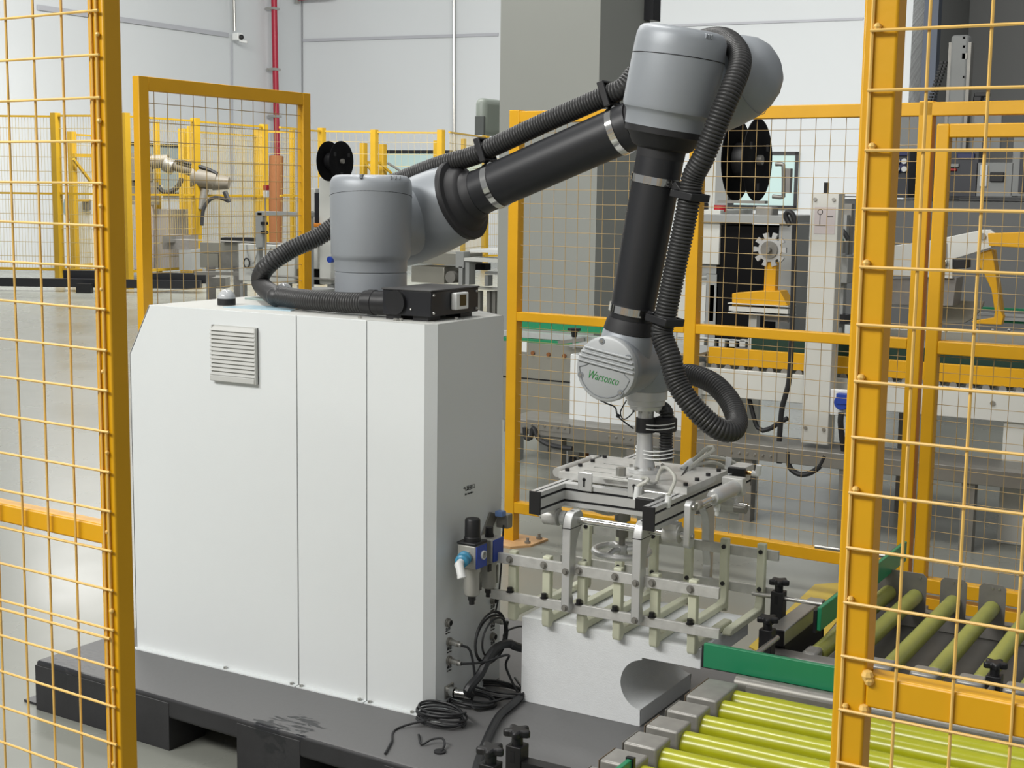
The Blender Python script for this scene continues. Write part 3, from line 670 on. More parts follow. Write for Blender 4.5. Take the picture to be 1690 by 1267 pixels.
# aluminium extrusions with slots
def beam(x,ya,yb_):
    w=.0165;g=.0035;dp=.004;z0,z1=.741,.803; zs=[z0+.0155,z1-.0155]
    R=[(x-w,z0),(x+w,z0)]
    for zz in zs: R+=[(x+w,zz-g),(x+w-dp,zz-g),(x+w-dp,zz+g),(x+w,zz+g)]
    R+=[(x+w,z1),(x+g,z1),(x+g,z1-dp),(x-g,z1-dp),(x-g,z1),(x-w,z1)]
    for zz in zs[::-1]: R+=[(x-w,zz+g),(x-w+dp,zz+g),(x-w+dp,zz-g),(x-w,zz-g)]
    o=MB().prism(R,'y',ya,yb_).build('extrusion',ALU,gr)
    sl=MB()
    for zz in zs: sl.box((x+w-dp-.0005,ya,zz-g+.0004),(x+w-dp+.0008,yb_,zz+g-.0004)).box((x-w+dp-.0008,ya,zz-g+.0004),(x-w+dp+.0005,yb_,zz+g-.0004))
    sl.box((x-g+.0004,ya,z1-dp-.0005),(x+g-.0004,yb_,z1-dp+.0008)); sl.build('slot_shade',DARK,o)  # dark strips stand for the shade inside the slots
    MB().box((x-w-.0005,ya-.006,z0-.0005),(x+w+.0005,ya,z1+.0005)).build('end_cap',BLACK,gr,.001)
    MB().box((x-w-.0005,yb_,z0-.0005),(x+w+.0005,yb_+.006,z1+.0005)).build('end_cap',BLACK,gr,.001)
BX0,BX1=-1.806,-1.472
beam(BX0,3.241,3.92); beam(BX1,3.241,3.92)
def cross(y):
    z0,z1=.741,.803;g=.0035;dp=.004;w=.0165;zs=[z0+.0155,z1-.0155]
    R=[(y-w,z0),(y+w,z0),(y+w,z1),(y-w,z1)]
    for zz in zs[::-1]: R+=[(y-w,zz+g),(y-w+dp,zz+g),(y-w+dp,zz-g),(y-w,zz-g)]
    o=MB().prism(R,'x',BX0+.0165,BX1-.0165).build('extrusion',ALU,gr); s=MB()
    for zz in zs: s.box((BX0+.0165,y-w+dp-.0008,zz-g+.0004),(BX1-.0165,y-w+dp+.0005,zz+g-.0004))
    s.build('slot_shade',DARK,o)  # slot shade drawn as dark strips here as well
cross(3.392); cross(3.74)
pz0,pz1=.8035,.8225
b=MB(); b.box((-1.836,3.425,pz0),(-1.785,3.715,pz1))
ys=[3.425,3.478,3.488,3.538,3.548,3.598,3.608,3.715]
for k in range(0,8,2): b.box((-1.785,ys[k],pz0),(-1.70,ys[k+1],pz1))
b.box((-1.70,3.425,pz0),(-1.448,3.715,pz1)); b.build('mounting_plate',ALUR,gr)
for x in (-1.822,-1.463):
    for k in range(4):
        y=3.45+k*.078; MB().cyl((x,y,pz1),(x,y,pz1+.008),.0065,seg=12).build('plate_bolt',BLACK,gr)
MB().box((-1.70,3.405,pz1),(-1.54,3.44,pz1+.006)).box((-1.665,3.41,pz1+.006),(-1.62,3.45,pz1+.010)).build('adapter_plate',ALUR,gr,.001)
MB().cyl((-1.645,3.428,pz1+.01),(-1.645,3.428,pz1+.033),.014,seg=6).build('lock_nut',STEEL,gr,.001)
for x in (-1.725,-1.575):
    tb=MB().box((x-.022,3.369,.79),(x+.022,3.374,.842)).build('keyhole_tab',ALU,gr,.003)
    MB().cyl((x-.002,3.368,.822),(x-.002,3.3695,.822),.005,seg=12).box((x-.0045,3.368,.802),(x+.0005,3.3695,.82)).build('keyhole',DARK,tb)
# pivot shafts, bearing blocks, levers and arms (front and rear sets)
def armpoly(s,yc):
    # profile in (y,z): s=1 front (arm forward of shaft) s=-1 rear
    f=[(-.030,.467),(-.005,.467),(-.005,.500),(-.012,.515),(-.008,.54),(.004,.575),(.006,.60),(.006,.63),(.012,.655),(.022,.675),(.036,.690),(.044,.700),(.046,.715),(.042,.728),(.030,.738),(-.005,.738),(-.018,.730),(-.026,.712),(-.030,.69)]
    return [(yc+s*a,z) for a,z in f]
for s,yc in ((1,3.335),(-1,3.785)):
    ysft=yc+s*.018
    MB().cyl((-1.85,ysft,.712),(-1.405,ysft,.712),.0105,seg=20).build('pivot_shaft',CHROME,gr)
    for x in (-1.815,-1.455):
        bl=MB().cyl((x-.022,ysft,.712),(x+.022,ysft,.712),.024,seg=24).box((x-.018,ysft-.020,.712),(x+.018,ysft+.020,.741)).build('bearing_block',ALUR,gr)
    MB().cyl((-1.784,ysft,.712),(-1.770,ysft,.712),.020,seg=24).build('shaft_collar',ALU,gr)
    MB().cyl((-1.405,ysft,.712),(-1.395,ysft,.712),.007,seg=10).cyl((-1.862,ysft,.712),(-1.85,ysft,.712),.005,seg=8).build('shaft_end',STEEL,gr)
    for x in (-1.745,-1.535):
        ar=MB().prism(armpoly(s,yc),'x',x-.0125,x+.0125).build('swing_arm',ALU,gr,.002)
        MB().box((x-.017,yc-.0305*1,.695),(x+.017,yc+.045,.6965)) if False else None
        MB().box((x-.0128,yc+s*-.0302,.6945),(x+.0128,yc+s*.040,.6965)).build('split_line',DARK,ar)
        MB().cyl((x,yc+s*.004,.738),(x,yc+s*.004,.7385),.006,seg=12).build('bolt_hole',DARK,ar)
    # pair of long flat bars and the fingers
    ybar0=yc+s*-.004; ybar1=yc+s*.008
    yf0,yf1=yc+s*.009,yc+s*.031
    xa,xbb=(-2.01,-1.311)
    MB().box((xa,ybar0,.562),(xbb,ybar1,.591)).build('clamp_bar',ALUR,gr,.001)
    MB().box((xa-.004,ybar0,.455),(xbb+.004,ybar1,.482)).build('clamp_bar',ALUR,gr,.001)
    xs=[-1.936+.1092*k for k in range(6)] if s==1 else [-1.355-.112*k for k in range(6)]
    for x in xs:
        zt=.598 if s==1 else .612
        f=MB(); R=[(yf0,zt),(yf1,zt)]
        R=[(yf0,.405),(yf0,zt),(yf1,zt),(yf1,.440),(yf1+s*.006,.430),(yf1+s*.012,.4265),(yf1+s*.235,.4265),(yf1+s*.245,.421),(yf1+s*.247,.412),(yf1+s*.24,.4075),(yf1+s*.006,.4075),(yf1-s*.004,.397),(yf0+s*.006,.395)]
        f.prism(R,'x',x-.012,x+.012); f.build('finger',RESIN,gr,.003)
        for z,up in ((.577,0),(.468,1)):
            if s==1 and not up: MB().cyl((x,ybar0,z),(x,ybar0-.002,z),.0105,seg=16).cyl((x,ybar0-.002,z),(x,ybar0-.010,z),.0065,seg=10).build('bar_bolt',DSTEEL,gr)
            elif s==1: MB().cyl((x,ybar0+.003,.482),(x,ybar0+.003,.484),.011,seg=14).cyl((x,ybar0+.003,.484),(x,ybar0+.003,.496),.0075,seg=12).build('bar_bolt',BLACK,gr)
            else: MB().cyl((x,yf1-.0,z+.012),(x,yf1-.004,z+.012),.0065,seg=10).build('bar_bolt',BLACK,gr)
    for x in (-1.745,-1.535):
        for z in (.577,.475): MB().cyl((x,yc-s*.030,z),(x,yc-s*.033,z),.0095,seg=14).cyl((x,yc-s*.033,z),(x,yc-s*.040,z),.006,seg=10).build('arm_bolt',DSTEEL,gr)
# air cylinder and lever on the right side
lv=MB(); 
R=[(3.353+.017*math.cos(a),.715+.014*math.sin(a)-.022) for a in [rad(180+k*22.5) for k in range(9)]]+[(3.353+.015*math.cos(a),.790+.016*math.sin(a)) for a in [rad(k*22.5) for k in range(9)]]
lv.prism(R,'x',-1.418,-1.400).build('lever',ALU,gr,.002)
MB().cyl((-1.421,3.353,.79),(-1.394,3.353,.79),.008,seg=12).build('lever_pin',STEEL,gr)
cyl=MB().lathe([(0,0),(0,.017),(.012,.0215),(.03,.0215),(.17,.0215),(.185,.0185),(.195,.0185),(.195,0)],(-1.395,3.475,.792),(0,1,0),28).build('air_cylinder',ALU,gr)
MB().cyl((-1.395,3.36,.792),(-1.395,3.475,.792),.009,seg=14).build('piston_rod',CHROME,gr)
MB().cyl((-1.395,3.362,.792),(-1.395,3.385,.792),.012,seg=14).build('rod_clevis',STEEL,gr)
MB().box((-1.432,3.63,.770),(-1.37,3.66,.82)).build('cylinder_mount',ALUR,gr,.003)
MB().cyl((-1.395,3.51,.772),(-1.395,3.51,.752),.009,seg=12).cyl((-1.395,3.51,.752),(-1.395,3.51,.738),.006,seg=12).build('air_fitting',WPL,gr)
MB().cyl((-1.41,3.68,.725),(-1.375,3.68,.725),.013,seg=16).build('shock_stop',DSTEEL,gr)
# hand wheel with screw
hw=MB(); wc=Vector((-1.70,3.56,.585)); 
P=[wc+Vector((.078*math.cos(a),.078*math.sin(a),0)) for a in [k*PI/24 for k in range(48)]]
hw.tube(P,.0095,10,closed=True)
for k in range(3):
    a=k*2*PI/3+.4; hw.tube([wc+Vector((.015*math.cos(a),.015*math.sin(a),.006)),wc+Vector((.045*math.cos(a),.045*math.sin(a),.010)),wc+Vector((.076*math.cos(a),.076*math.sin(a),0))],.008,8)
hw.lathe([(-.008,0),(-.008,.018),(.018,.016),(.020,0)],wc,(0,0,1),20); hw.build('hand_wheel',ALU,gr)
MB().lathe([(.60,0),(.60,.009),(.628,.009),(.628,.018),(.66,.018),(.66,.013),(.675,.013),(.675,.023),(.741,.023),(.741,0)],(-1.70,3.56,0),seg=20).build('screw_shaft',DSTEEL,gr)
# valves, fittings and air tubes
def P3(px,py,Y): return atY(px,py,Y)
for (q,nm) in ((Vector((-1.513,3.335,.792)),'a'),(Vector((-1.44,3.80,.806)),'b')):
    MB().box(q-Vector((.028,.018,.016)),q+Vector((.020,.050,.016))).build('air_valve',ALUR,gr,.001)
    MB().box(q-Vector((.030,.032,.016)),q+Vector((.022,-.018,.014))).build('valve_coil',BLACK,gr,.002)
    MB().cyl(q+Vector((.020,-.01,0)),q+Vector((.040,-.012,0)),.006,seg=10).build('brass_fitting',mat('brass',(176,140,90),.3,1),gr)
    MB().cyl(q+Vector((.038,-.012,0)),q+Vector((.056,-.012,.0)),.0085,seg=12).cyl(q+Vector((.054,-.012,-.004)),q+Vector((.058,-.012,.026)),.0085,seg=12).build('elbow_fitting',WPL,gr)
    MB().cyl(q+Vector((-.045,.01,.004)),q+Vector((-.027,.01,0)),.008,seg=12).cyl(q+Vector((-.045,.008,.0)),q+Vector((-.044,.014,.034)),.0085,seg=12).build('elbow_fitting',WPL,gr)
q=Vector((-1.513,3.335,.792))
tubes=[[q+Vector((.058,-.012,.028)),P3(1114,790,3.36),P3(1103,773,3.42),P3(1092,773,3.46),P3(1085,790,3.46),P3(1083,800,3.46)],
 [q+Vector((-.044,.014,.034)),P3(1070,792,3.36),P3(1062,789,3.40),P3(1055,797,3.42),P3(1058,806,3.42)],
 [P3(1083,800,3.46),P3(1100,800,3.52),P3(1125,785,3.62),P3(1150,762,3.68),P3(1178,742,3.72),P3(1168,738,3.72),P3(1140,762,3.70),P3(1120,776,3.66)],
 [P3(1120,776,3.66),P3(1145,757,3.72),P3(1180,754,3.80),P3(1205,760,3.84),P3(1222,770,3.86)],
 [P3(1122,780,3.66),P3(1150,767,3.72),P3(1175,763,3.80),P3(1192,768,3.83),P3(1205,778,3.84)],
 [P3(1125,783,3.64),P3(1150,774,3.70),P3(1180,775,3.76),P3(1190,782,3.78)],
 [P3(1093,767,3.60),P3(1105,779,3.66),P3(1130,780,3.72),P3(1150,775,3.78)],
 [P3(1126,775,3.70),P3(1158,748,3.74),P3(1172,738,3.76),P3(1170,745,3.76),P3(1150,765,3.74)]]
for tt in tubes: MB().tube(spline(tt,.01),.0052,8).build('air_tube',TUBE,gr)
for a,c in (((1120,781),(1128,775)),((1127,776),(1143,763))):
    MB().tube([P3(*a,3.66),P3(*c,3.68)],.0135,12).build('tube_bundle',WPL,gr)
MB().tube(spline([P3(1080,788,3.60),P3(1100,795,3.6),P3(1120,790,3.55),P3(1135,770,3.66)],.01),.0022,6).build('signal_wire',CABLE,gr)
MB().tube(spline([Vector((-1.78,3.45,.735)),Vector((-1.74,3.47,.715)),Vector((-1.70,3.5,.705)),Vector((-1.66,3.55,.73))],.01),.005,8).build('air_tube',TUBE,gr)
MB().cyl((-1.86,3.46,.812),(-1.86,3.66,.812),.014,seg=14).build('rear_cylinder',ALUR,gr)
MB().box((-1.874,3.66,.80),(-1.846,3.70,.824)).build('cylinder_mount',ALUR,gr,.002)

# ================================================================== FOAM BLOCK
b=MB(); zc=.274;rc=.072
arc=[(-1.532+rc*math.cos(a),zc+rc*math.sin(a)) for a in [rad(-98-k*(164)/18) for k in range(19)]]
R=[(-1.916,.1575),(-1.543,.1575),(-1.543,.205)]+arc+[(-1.5415,.352),(-1.372,.352),(-1.372,.405),(-1.916,.405)]
b.prism(R,'y',3.372,3.72); tag(b.build('foam_block',FOAM,None,.003),'white foam block with a round cut-out standing on the pallet','foam block')

# ================================================================== AIR TREATMENT UNIT (FRL)
XF=-2.006
fr=thing('air_filter_regulator','grey air filter regulator with black knob and blue plates on the cabinet side','air regulator',(X1,3.28,.45))
GM=mat('light_grey_cast_metal',(172,171,164),.4,.3,.04,20)
MB().box((X1,3.27,.57),(X1+.03,3.34,.62)).build('mounting_bracket',STEEL,fr)
for yc,kn in ((3.245,1),(3.335,0)):
    bd=MB().box((XF-.03,yc-.030,.565),(XF+.028,yc+.030,.632)).build('valve_body',GM,fr,.004)
    MB().box((XF+.028,yc-.027,.567),(XF+.031,yc+.027,.630)).build('face_plate',BLUE,fr,.001)
    if kn:
        MB().box((XF-.032,yc-.032,.632),(XF+.030,yc+.032,.640)).build('black_collar',BLACK,fr,.003)
        MB().lathe([(.640,0),(.640,.024),(.650,.0235),(.652,.022),(.698,.0215),(.702,.019),(.702,0)],(XF,yc,0),seg=28).build('adjusting_knob',BLACK,fr)
        gg=MB().cyl((XF+.030,yc+.006,.602),(XF+.036,yc+.006,.602),.0125,seg=20).build('pressure_gauge',WPL,fr)
        MB().cyl((XF+.0358,yc+.006,.602),(XF+.0366,yc+.006,.602),.0098,seg=20).build('gauge_dial',GREYP,gg)
        MB().box((XF+.0364,yc+.005,.602),(XF+.0372,yc+.007,.610)).build('gauge_needle',BLACK,gg)
    else:
        MB().cyl((XF,yc,.632),(XF,yc,.640),.013,seg=16).cyl((XF,yc,.640),(XF,yc,.660),.0115,seg=16).build('filler_cap',BLACK,fr)
    bw=MB().lathe([(.565,0),(.565,.0235),(.50,.0235),(.487,.021),(.482,.014),(.482,0)],(XF,yc,0),seg=28).build('bowl',GM,fr)
    MB().box((XF+.019,yc+.002,.500),(XF+.0242,yc+.012,.552)).build('sight_glass',mat('sight_glass_grey',(90,90,84),.15),bw)
    MB().lathe([(.482,0),(.482,.011),(.470,.011),(.470,.008),(.458,.008),(.458,0)],(XF,yc,0),seg=14).build('drain_nut',BLACK,fr)
MB().box((XF+.026,3.284,.545),(XF+.030,3.30,.565)).build('clip',BLACK,fr)
MB().cyl((XF,3.215,.60),(XF,3.207,.60),.018,seg=6).build('port_nut',GM,fr)
MB().lathe([(0,.016),(.004,.020),(.014,.020),(.016,.0165),(.020,.0165),(.022,.0185),(.034,.0185),(.037,.014)],(XF,3.208,.60),(.25,-1,-.12),20).build('blue_coupling',CYAN,fr)
MB().cyl((XF+.009,3.172,.596),(XF+.014,3.148,.592),.010,seg=14).cyl((XF+.013,3.155,.598),(XF+.030,3.143,.565),.0115,seg=14).cyl((XF+.029,3.1435,.567),(XF+.032,3.142,.561),.0125,seg=14).build('elbow_fitting',WPL,fr)
sb_=thing('flow_sensor','small steel bracket holding a sensor with blue top above the regulator','sensor',(X1+.02,3.40,.66))
bp=[atX(800,893,X1+.02),atX(817,846,X1+.02),atX(829,850,X1+.02),atX(814,886,X1+.02)]
b=MB(); b.prism([(p.y,p.z) for p in bp],'x',X1+.0,X1+.006); b.build('bracket_plate',DSTEEL,sb_)
q=atX(832,858,X1+.03); MB().box(q-Vector((.02,.012,.022)),q+Vector((.02,.016,.020))).build('sensor_body',DSTEEL,sb_,.003)
q=atX(826,847,X1+.03); MB().box(q-Vector((.012,.012,.008)),q+Vector((.012,.012,.008))).build('sensor_top',mat('light_blue_cap',(112,142,196),.4),sb_,.002)
q=atX(836,858,X1+.03); MB().cyl(q,q+Vector((.0,.014,.0)),.010,seg=12).build('sensor_plug',BLACK,sb_)
MB().tube(spline([atX(831,866,X1+.04),atX(829,900,X1+.04),atX(826,950,X1+.04),atX(822,990,X1+.035),atX(817,1012,X1+.03)],.02),.0025,6).build('sensor_lead',CABLE,sb_)

# ================================================================== CABLES ON THE PALLET
zc0=.1575
def cable(name,label,pts,r,cat='cable',m=CABLE,parent=None):
    o=MB().tube(spline(pts,.012),r,8).build(name,m,parent)
    if parent is None: tag(o,label,cat)
    return o
def coil(name,label,c,rx,ry,n,r,vert=False,lead0=None,lead1=None):
    P=[];c=Vector(c)
    if lead0: P+= [Vector(q) for q in lead0]
    for k in range(n*12+1):
        a=2*PI*k/12; j=(1+.11*math.sin(k*.23+1)+.08*math.sin(k*.11)) if vert else 1+.07*math.sin(k*.9)+.08*math.sin(k*.37)
        if vert: P.append(c+Vector((.006*math.sin(k*.2)+.0015*k/6,rx*j*math.cos(a),ry*j*math.sin(a))))
        else: P.append(c+Vector((rx*j*math.cos(a),ry*j*math.sin(a),r+.0018*k/3+.002*math.sin(k))))
    if lead1: P+=[Vector(q) for q in lead1]
    return tag(MB().tube(spline(P,.014),r,7).build(name,CABLE),label,'cable')
coil('cable_coil','hanging loop of thin black cable tied to the lower sensor plug on the cabinet side',atX(808,1052,-2.0),.080,.066,4,.0030,True,
  lead0=[(X1+.045,3.451,.348),(X1+.07,3.43,.36)],lead1=[(-1.98,3.50,.33),(-1.95,3.56,.28),(-1.93,3.62,.20),(-1.93,3.68,.162)])
g0=atZ(727,1193,zc0)
coil('cable_coil','flat coil of thin black cable lying in front of the cabinet corner',g0,.070,.045,6,.0032,False,lead1=[g0+Vector((-.07,-.09,.004)),g0+Vector((-.03,-.19,.004)),g0+Vector((.0,-.26,.004))])
g1=atZ(765,1165,zc0)
coil('cable_coil','loose coil of black cable lying beside the power plug at the cabinet foot',g1+Vector((.0,.03,0)),.078,.050,3,.0036,False,lead0=[(X1+.045,3.215,.345),(X1+.065,3.23,.33),(X1+.075,3.24,.25),(X1+.07,3.235,.18),(X1+.09,3.22,.17)],lead1=[atZ(840,1150,zc0+.02)])
g2=atZ(818,1145,zc0)
coil('cable_coil','loose coil of black cable lying between the power plug and the foam block',g2,.085,.050,3,.0036,False,lead0=[(X1+.046,3.215,.292),(X1+.09,3.26,.292),(X1+.13,3.33,.30),(-1.96,3.36,.25)],lead1=[atZ(850,1118,zc0+.03)])
cable('power_cable','thick black power cable arching from the plug beside the foam block',[(X1+.064,3.236,.199),atX(772,1138,-1.99),atX(792,1113,-1.98),atX(805,1087,-1.975),atX(820,1068,-1.97),atX(840,1062,-1.96),atX(856,1068,-1.945),(-1.94,3.60,.22),(-1.94,3.66,.172),(-1.94,3.78,.170)],.0125)
cable('power_cable','thick black cable lying across the pallet in front of the foam block',[atZ(862,1135,zc0+.012)+Vector((0,.10,0)),atZ(848,1160,zc0+.012),atZ(825,1180,zc0+.012),atZ(810,1205,zc0+.012),atZ(797,1235,zc0+.012),atZ(788,1262,zc0+.012),atZ(780,1300,zc0+.012)],.0115)
cable('signal_cable','thin black cable trailing from the cabinet corner coil to the pallet plug hole',[atZ(691,1212,zc0+.004),atZ(696,1228,zc0+.004),atZ(712,1220,zc0+.012),atZ(730,1218,zc0+.02),atZ(734,1228,zc0+.01),atZ(728,1240,zc0+.003)],.0030)
g=atZ(726,1241,zc0); tag(MB().lathe([(0,.006),(0,.016),(.004,.016),(.004,.006)],g,(0,0,1),20).build('grommet_ring',RUBBER),'black rubber grommet ring lying on the pallet below the coil','ring')
for k,(x,y,lb) in enumerate(((812,1050,'white cable tie tail around the hanging cable loop'),)):
    pass
cable('cable_tie','white cable tie tail on the cables beside the regulator plugs',[(-1.97,3.40,.295),(-1.955,3.42,.30),(-1.95,3.44,.285),(-1.945,3.45,.262)],.0022,'cable tie',WPL)
g=atZ(690,1190,zc0); tag(MB().tube(spline([g,g+Vector((.03,0,.004)),g+Vector((.06,.02,.004))],.01),.003,6).build('cable_tie',WPL),'white cable tie scrap lying at the cabinet corner','cable tie')

BLK=mat('bearing_block_steel',(150,148,143),.38,.3,.10,30)
# ================================================================== NEAR ROLLER CONVEYOR
cv=thing('roller_conveyor','near roller conveyor with glossy lime yellow rollers at the bottom right','conveyor',(-1.2,2.9,0))
RX0,RX1=-1.222,-.28
ycs=[2.532+.1162*k for k in range(6)]
for k,y in enumerate(ycs+[ycs[-1]+.080]):
    MB().lathe([(0,0),(0,.027),(.004,.0305),(RX1-RX0-.004,.0305),(RX1-RX0,.027),(RX1-RX0,0)],(RX0,y,.350),(1,0,0),28).build('roller',ROLL,cv)
    MB().cyl((RX0-.02,y,.35),(RX0+.001,y,.35),.012,seg=12).build('roller_axle',BLACK,cv)
for k,y in enumerate(ycs):
    y1=y+.040 if k<5 else y+.106
    MB().box((-1.287,y-.040,.300),(-1.205,y1,.391)).build('bearing_block',BLK,cv,.006,3)
    MB().box((-1.2885,y-.041,.301),(-1.2862,y1+.001,.3905)).build('block_side_plate',mat('worn_brown_edge',(112,98,80),.6) if k%2 else DSTEEL,cv,.001)
MB().box((-1.283,2.40,.25),(-1.23,3.27,.298)).build('side_beam',DSTEEL,cv)
MB().box((RX1,2.40,.25),(RX1+.05,3.27,.39)).build('side_beam',DSTEEL,cv)
MB().box((-1.20,3.252,.318),(RX1+.05,3.262,.372)).build('cross_plate',GALV,cv)
MB().lathe([(0,.022),(.96,.022)],(-1.235,3.282,.368),(1,0,0),20).build('return_rail',DSTEEL,cv)
MB().box((-1.25,3.262,.25),(RX1,3.30,.345)).build('cross_beam',GALV,cv)
for x in (-1.255,RX1+.025):
    for y in (2.44,3.24): MB().box((x-.025,y-.025,0),(x+.025,y+.025,.25)).build('leg',GALV,cv)
# green guide rail of this conveyor
gd=thing('guide_rail','straight green guide rail above the back edge of the near conveyor','guide rail',(-1.1,3.32,.345))
MB().box((-1.338,3.306,.383),(-.25,3.320,.447)).build('green_strip',GREEN,gd,.002)
MB().box((-1.344,3.308,.381),(-.25,3.328,.440)).build('backing_strip',BLACK,gd,.001)
MB().box((-.30,3.322,.25),(-.27,3.342,.40)).build('mount',BLACK,gd)
MB().cyl((-1.215,3.33,.425),(-1.215,3.52,.425),.0075,seg=12).build('rod',STEEL,gd)
def knob_bracket(label,x,y,z0,z1,axis='x',group=None,star=.031,foot=None):
    o=thing('rod_bracket',label,'bracket',(x,y,z0))
    MB().box((x-.018,y-.018,z0),(x+.018,y+.018,z1)).build('clamp_post',BLACK,o,.002)
    if axis=='x': MB().box((x-.006,y-.0185,z1-.035),(x+.004,y-.0165,z1-.010)).build('post_slot',DARK,o)
    MB().cyl((x,y,z1),(x,y,z1+.020),.012,seg=12).build('knob_stem',BLACK,o)
    P=[]
    for k in range(30):
        a=2*PI*k/30; r=star*(.78+.22*math.cos(5*a)); P.append((x+r*math.cos(a),y+r*math.sin(a)))
    MB().prism(P,'z',z1+.018,z1+.034).build('star_knob',BLACK,o,.004,2,angle=50)
    if foot: foot(o)
    return o
pB_=atY(1265,1052,3.50)
def fa(o): MB().bar((-1.268,3.50,.36),(-1.268,3.50,.25),.03,.03).build('foot',BLACK,o); MB().bar((-1.268,3.50,.262),(-1.22,3.31,.262),.02,.03).build('foot_arm',BLACK,o)
p_=atY(1265,1078,3.50)
knob_bracket('short black star-knob bracket clamping the rod of the near green guide rail',p_.x,3.50,.375,.452,'y',foot=lambda o:MB().box((p_.x-.014,3.40,.30),(p_.x+.014,3.518,.38)).box((p_.x-.014,3.30,.30),(p_.x+.014,3.41,.33)).build('foot',BLACK,o))
# ================================================================== SECOND CONVEYOR
c2=thing('roller_conveyor','second roller conveyor with dull olive rollers running away behind the green rail','conveyor',(-.9,4.0,0))
for k in range(8):
    x=-1.150+.0 + (.083 if k==1 else 0) if k<2 else -1.067+.117*(k-1)
    MB().lathe([(0,0),(0,.021),(.004,.0245),(.716,.0245),(.72,.021),(.72,0)],(x,3.66,.350),(0,1,0),24).build('roller',ROLL2,c2)
    if k!=1:
        MB().box((x-.046 if k else x-.02,3.585,.28),(x+.024 if k else x+.02,3.655,.377)).build('bearing_block',BLK,c2,.008)
b=MB()
def rplate(xa,xb2,nm='bracket_plate'):
    R=[(xa,.25),(xb2,.25),(xb2,.412),(xb2-.012,.424),(xa+.012,.424),(xa,.412)]
    o=MB().prism(R,'y',4.385,4.391).build(nm,GALV,c2)
    for x in ((xa+xb2)/2,xb2-.02): MB().cyl((x,4.385,.412),(x,4.382,.412),.004,seg=8).build('plate_rivet',STEEL,o)
MB().box((-1.21,3.70,.235),(-.20,4.384,.245)).build('belly_plate',mat('dark_belly_plate',(84,82,78),.5,.2,.1,12),c2)
rplate(-1.20,-1.035)
for k in range(2,8): x=-1.067+.117*(k-1); rplate(x-.042,x+.038)
MB().box((-1.26,4.392,.20),(-.18,4.43,.30)).build('side_beam',DSTEEL,c2)
MB().box((-1.26,3.62,.20),(-.18,3.655,.298)).build('side_beam',DSTEEL,c2)
MB().box((-1.262,3.545,.330),(-1.04,3.600,.372)).build('front_plate',GALV,c2,.006)
for x in (-1.19,-1.155,-1.11): MB().sph((x+.02,3.545,.352),.005,8).build('plate_bolt',STEEL,c2)
ab=MB().box((-1.262,3.575,.385),(-1.214,3.93,.430)).build('square_tube',STEEL,c2,.004)
MB().box((-1.262,3.570,.385),(-1.214,3.576,.430)).build('tube_cap',BLACK,ab,.002)
MB().box((-1.262,3.60,.20),(-1.22,3.93,.386)).build('tube_mount',BLACK,c2)
for x in (-1.23,-.22):
    for y in (3.64,4.41): MB().box((x-.02,y-.02,0),(x+.02,y+.02,.2)).build('leg',GALV,c2)
g2_=thing('guide_rail','green guide rail running away along the left side of the olive roller conveyor','guide rail',(-1.15,4.1,.41))
MB().box((-1.158,3.675,.413),(-1.146,4.56,.479)).build('green_strip',GREEN,g2_,.002)
MB().box((-1.168,3.672,.405),(-1.158,4.56,.470)).build('backing_strip',BLACK,g2_,.001)
MB().cyl((-1.375,3.752,.466),(-1.168,3.752,.466),.0065,seg=12).build('rod',STEEL,g2_)
q=atY(1345,905,4.42); MB().cyl((q.x,4.42,.455),(-1.168,4.42,.455),.0065,seg=12).build('rod',STEEL,g2_)
knob_bracket('tall black star-knob bracket holding the rod of the olive conveyor rail',-1.296,3.752,.30,.485,'x',foot=lambda o:MB().bar((-1.296,3.752,.315),(-1.235,3.95,.315),.03,.04).build('foot_arm',BLACK,o))
q=atY(1640,1120,3.50); knob_bracket('black star-knob bracket seen through the right mesh panel in front of the olive rollers',-.640,3.45,.375,.452,'y')
MB().cyl((-.640,3.335,.425),(-.640,3.44,.425),.0075,seg=12).build('rod',STEEL,gd)
# near brackets at bottom
g3=thing('guide_rail','short green guide rail end at the bottom edge beside the bearing blocks','guide rail',(-1.17,2.3,.40))
MB().box((-1.176,1.95,.395),(-1.164,2.515,.452)).build('green_strip',GREEN,g3,.002)
MB().box((-1.178,2.510,.392),(-1.160,2.520,.455)).build('end_strip',BLACK,g3)
MB().cyl((-1.345,2.372,.425),(-1.176,2.372,.425),.0075,seg=12).build('rod',STEEL,g3)
qa=atZ(857,1240,.47)
knob_bracket('black star-knob bracket at the bottom edge holding a steel rod over the pallet',-1.388,2.43,.40,.465,'x',foot=lambda o:MB().bar((-1.388,2.43,.42),(-1.27,2.43,.42),.03,.03,).build('foot_arm',BLACK,o))
knob_bracket('black star knob cut off by the bottom edge, nearest to the camera',-1.392,2.33,.40,.460,'x',foot=lambda o:MB().bar((-1.392,2.33,.42),(-1.27,2.33,.42),.03,.03).build('foot_arm',BLACK,o))
# yellow sheet on the floor
P=[atZ(1236,1068,0),atZ(1345,965,0),atZ(1395,962,0),atZ(1395,1010,0),atZ(1310,1110,0)]
tag(MB().prism([(p.x,p.y) for p in P],'z',0,.004).build('floor_sheet',MATY),'yellow plastic sheet lying on the floor behind the knob brackets','sheet')
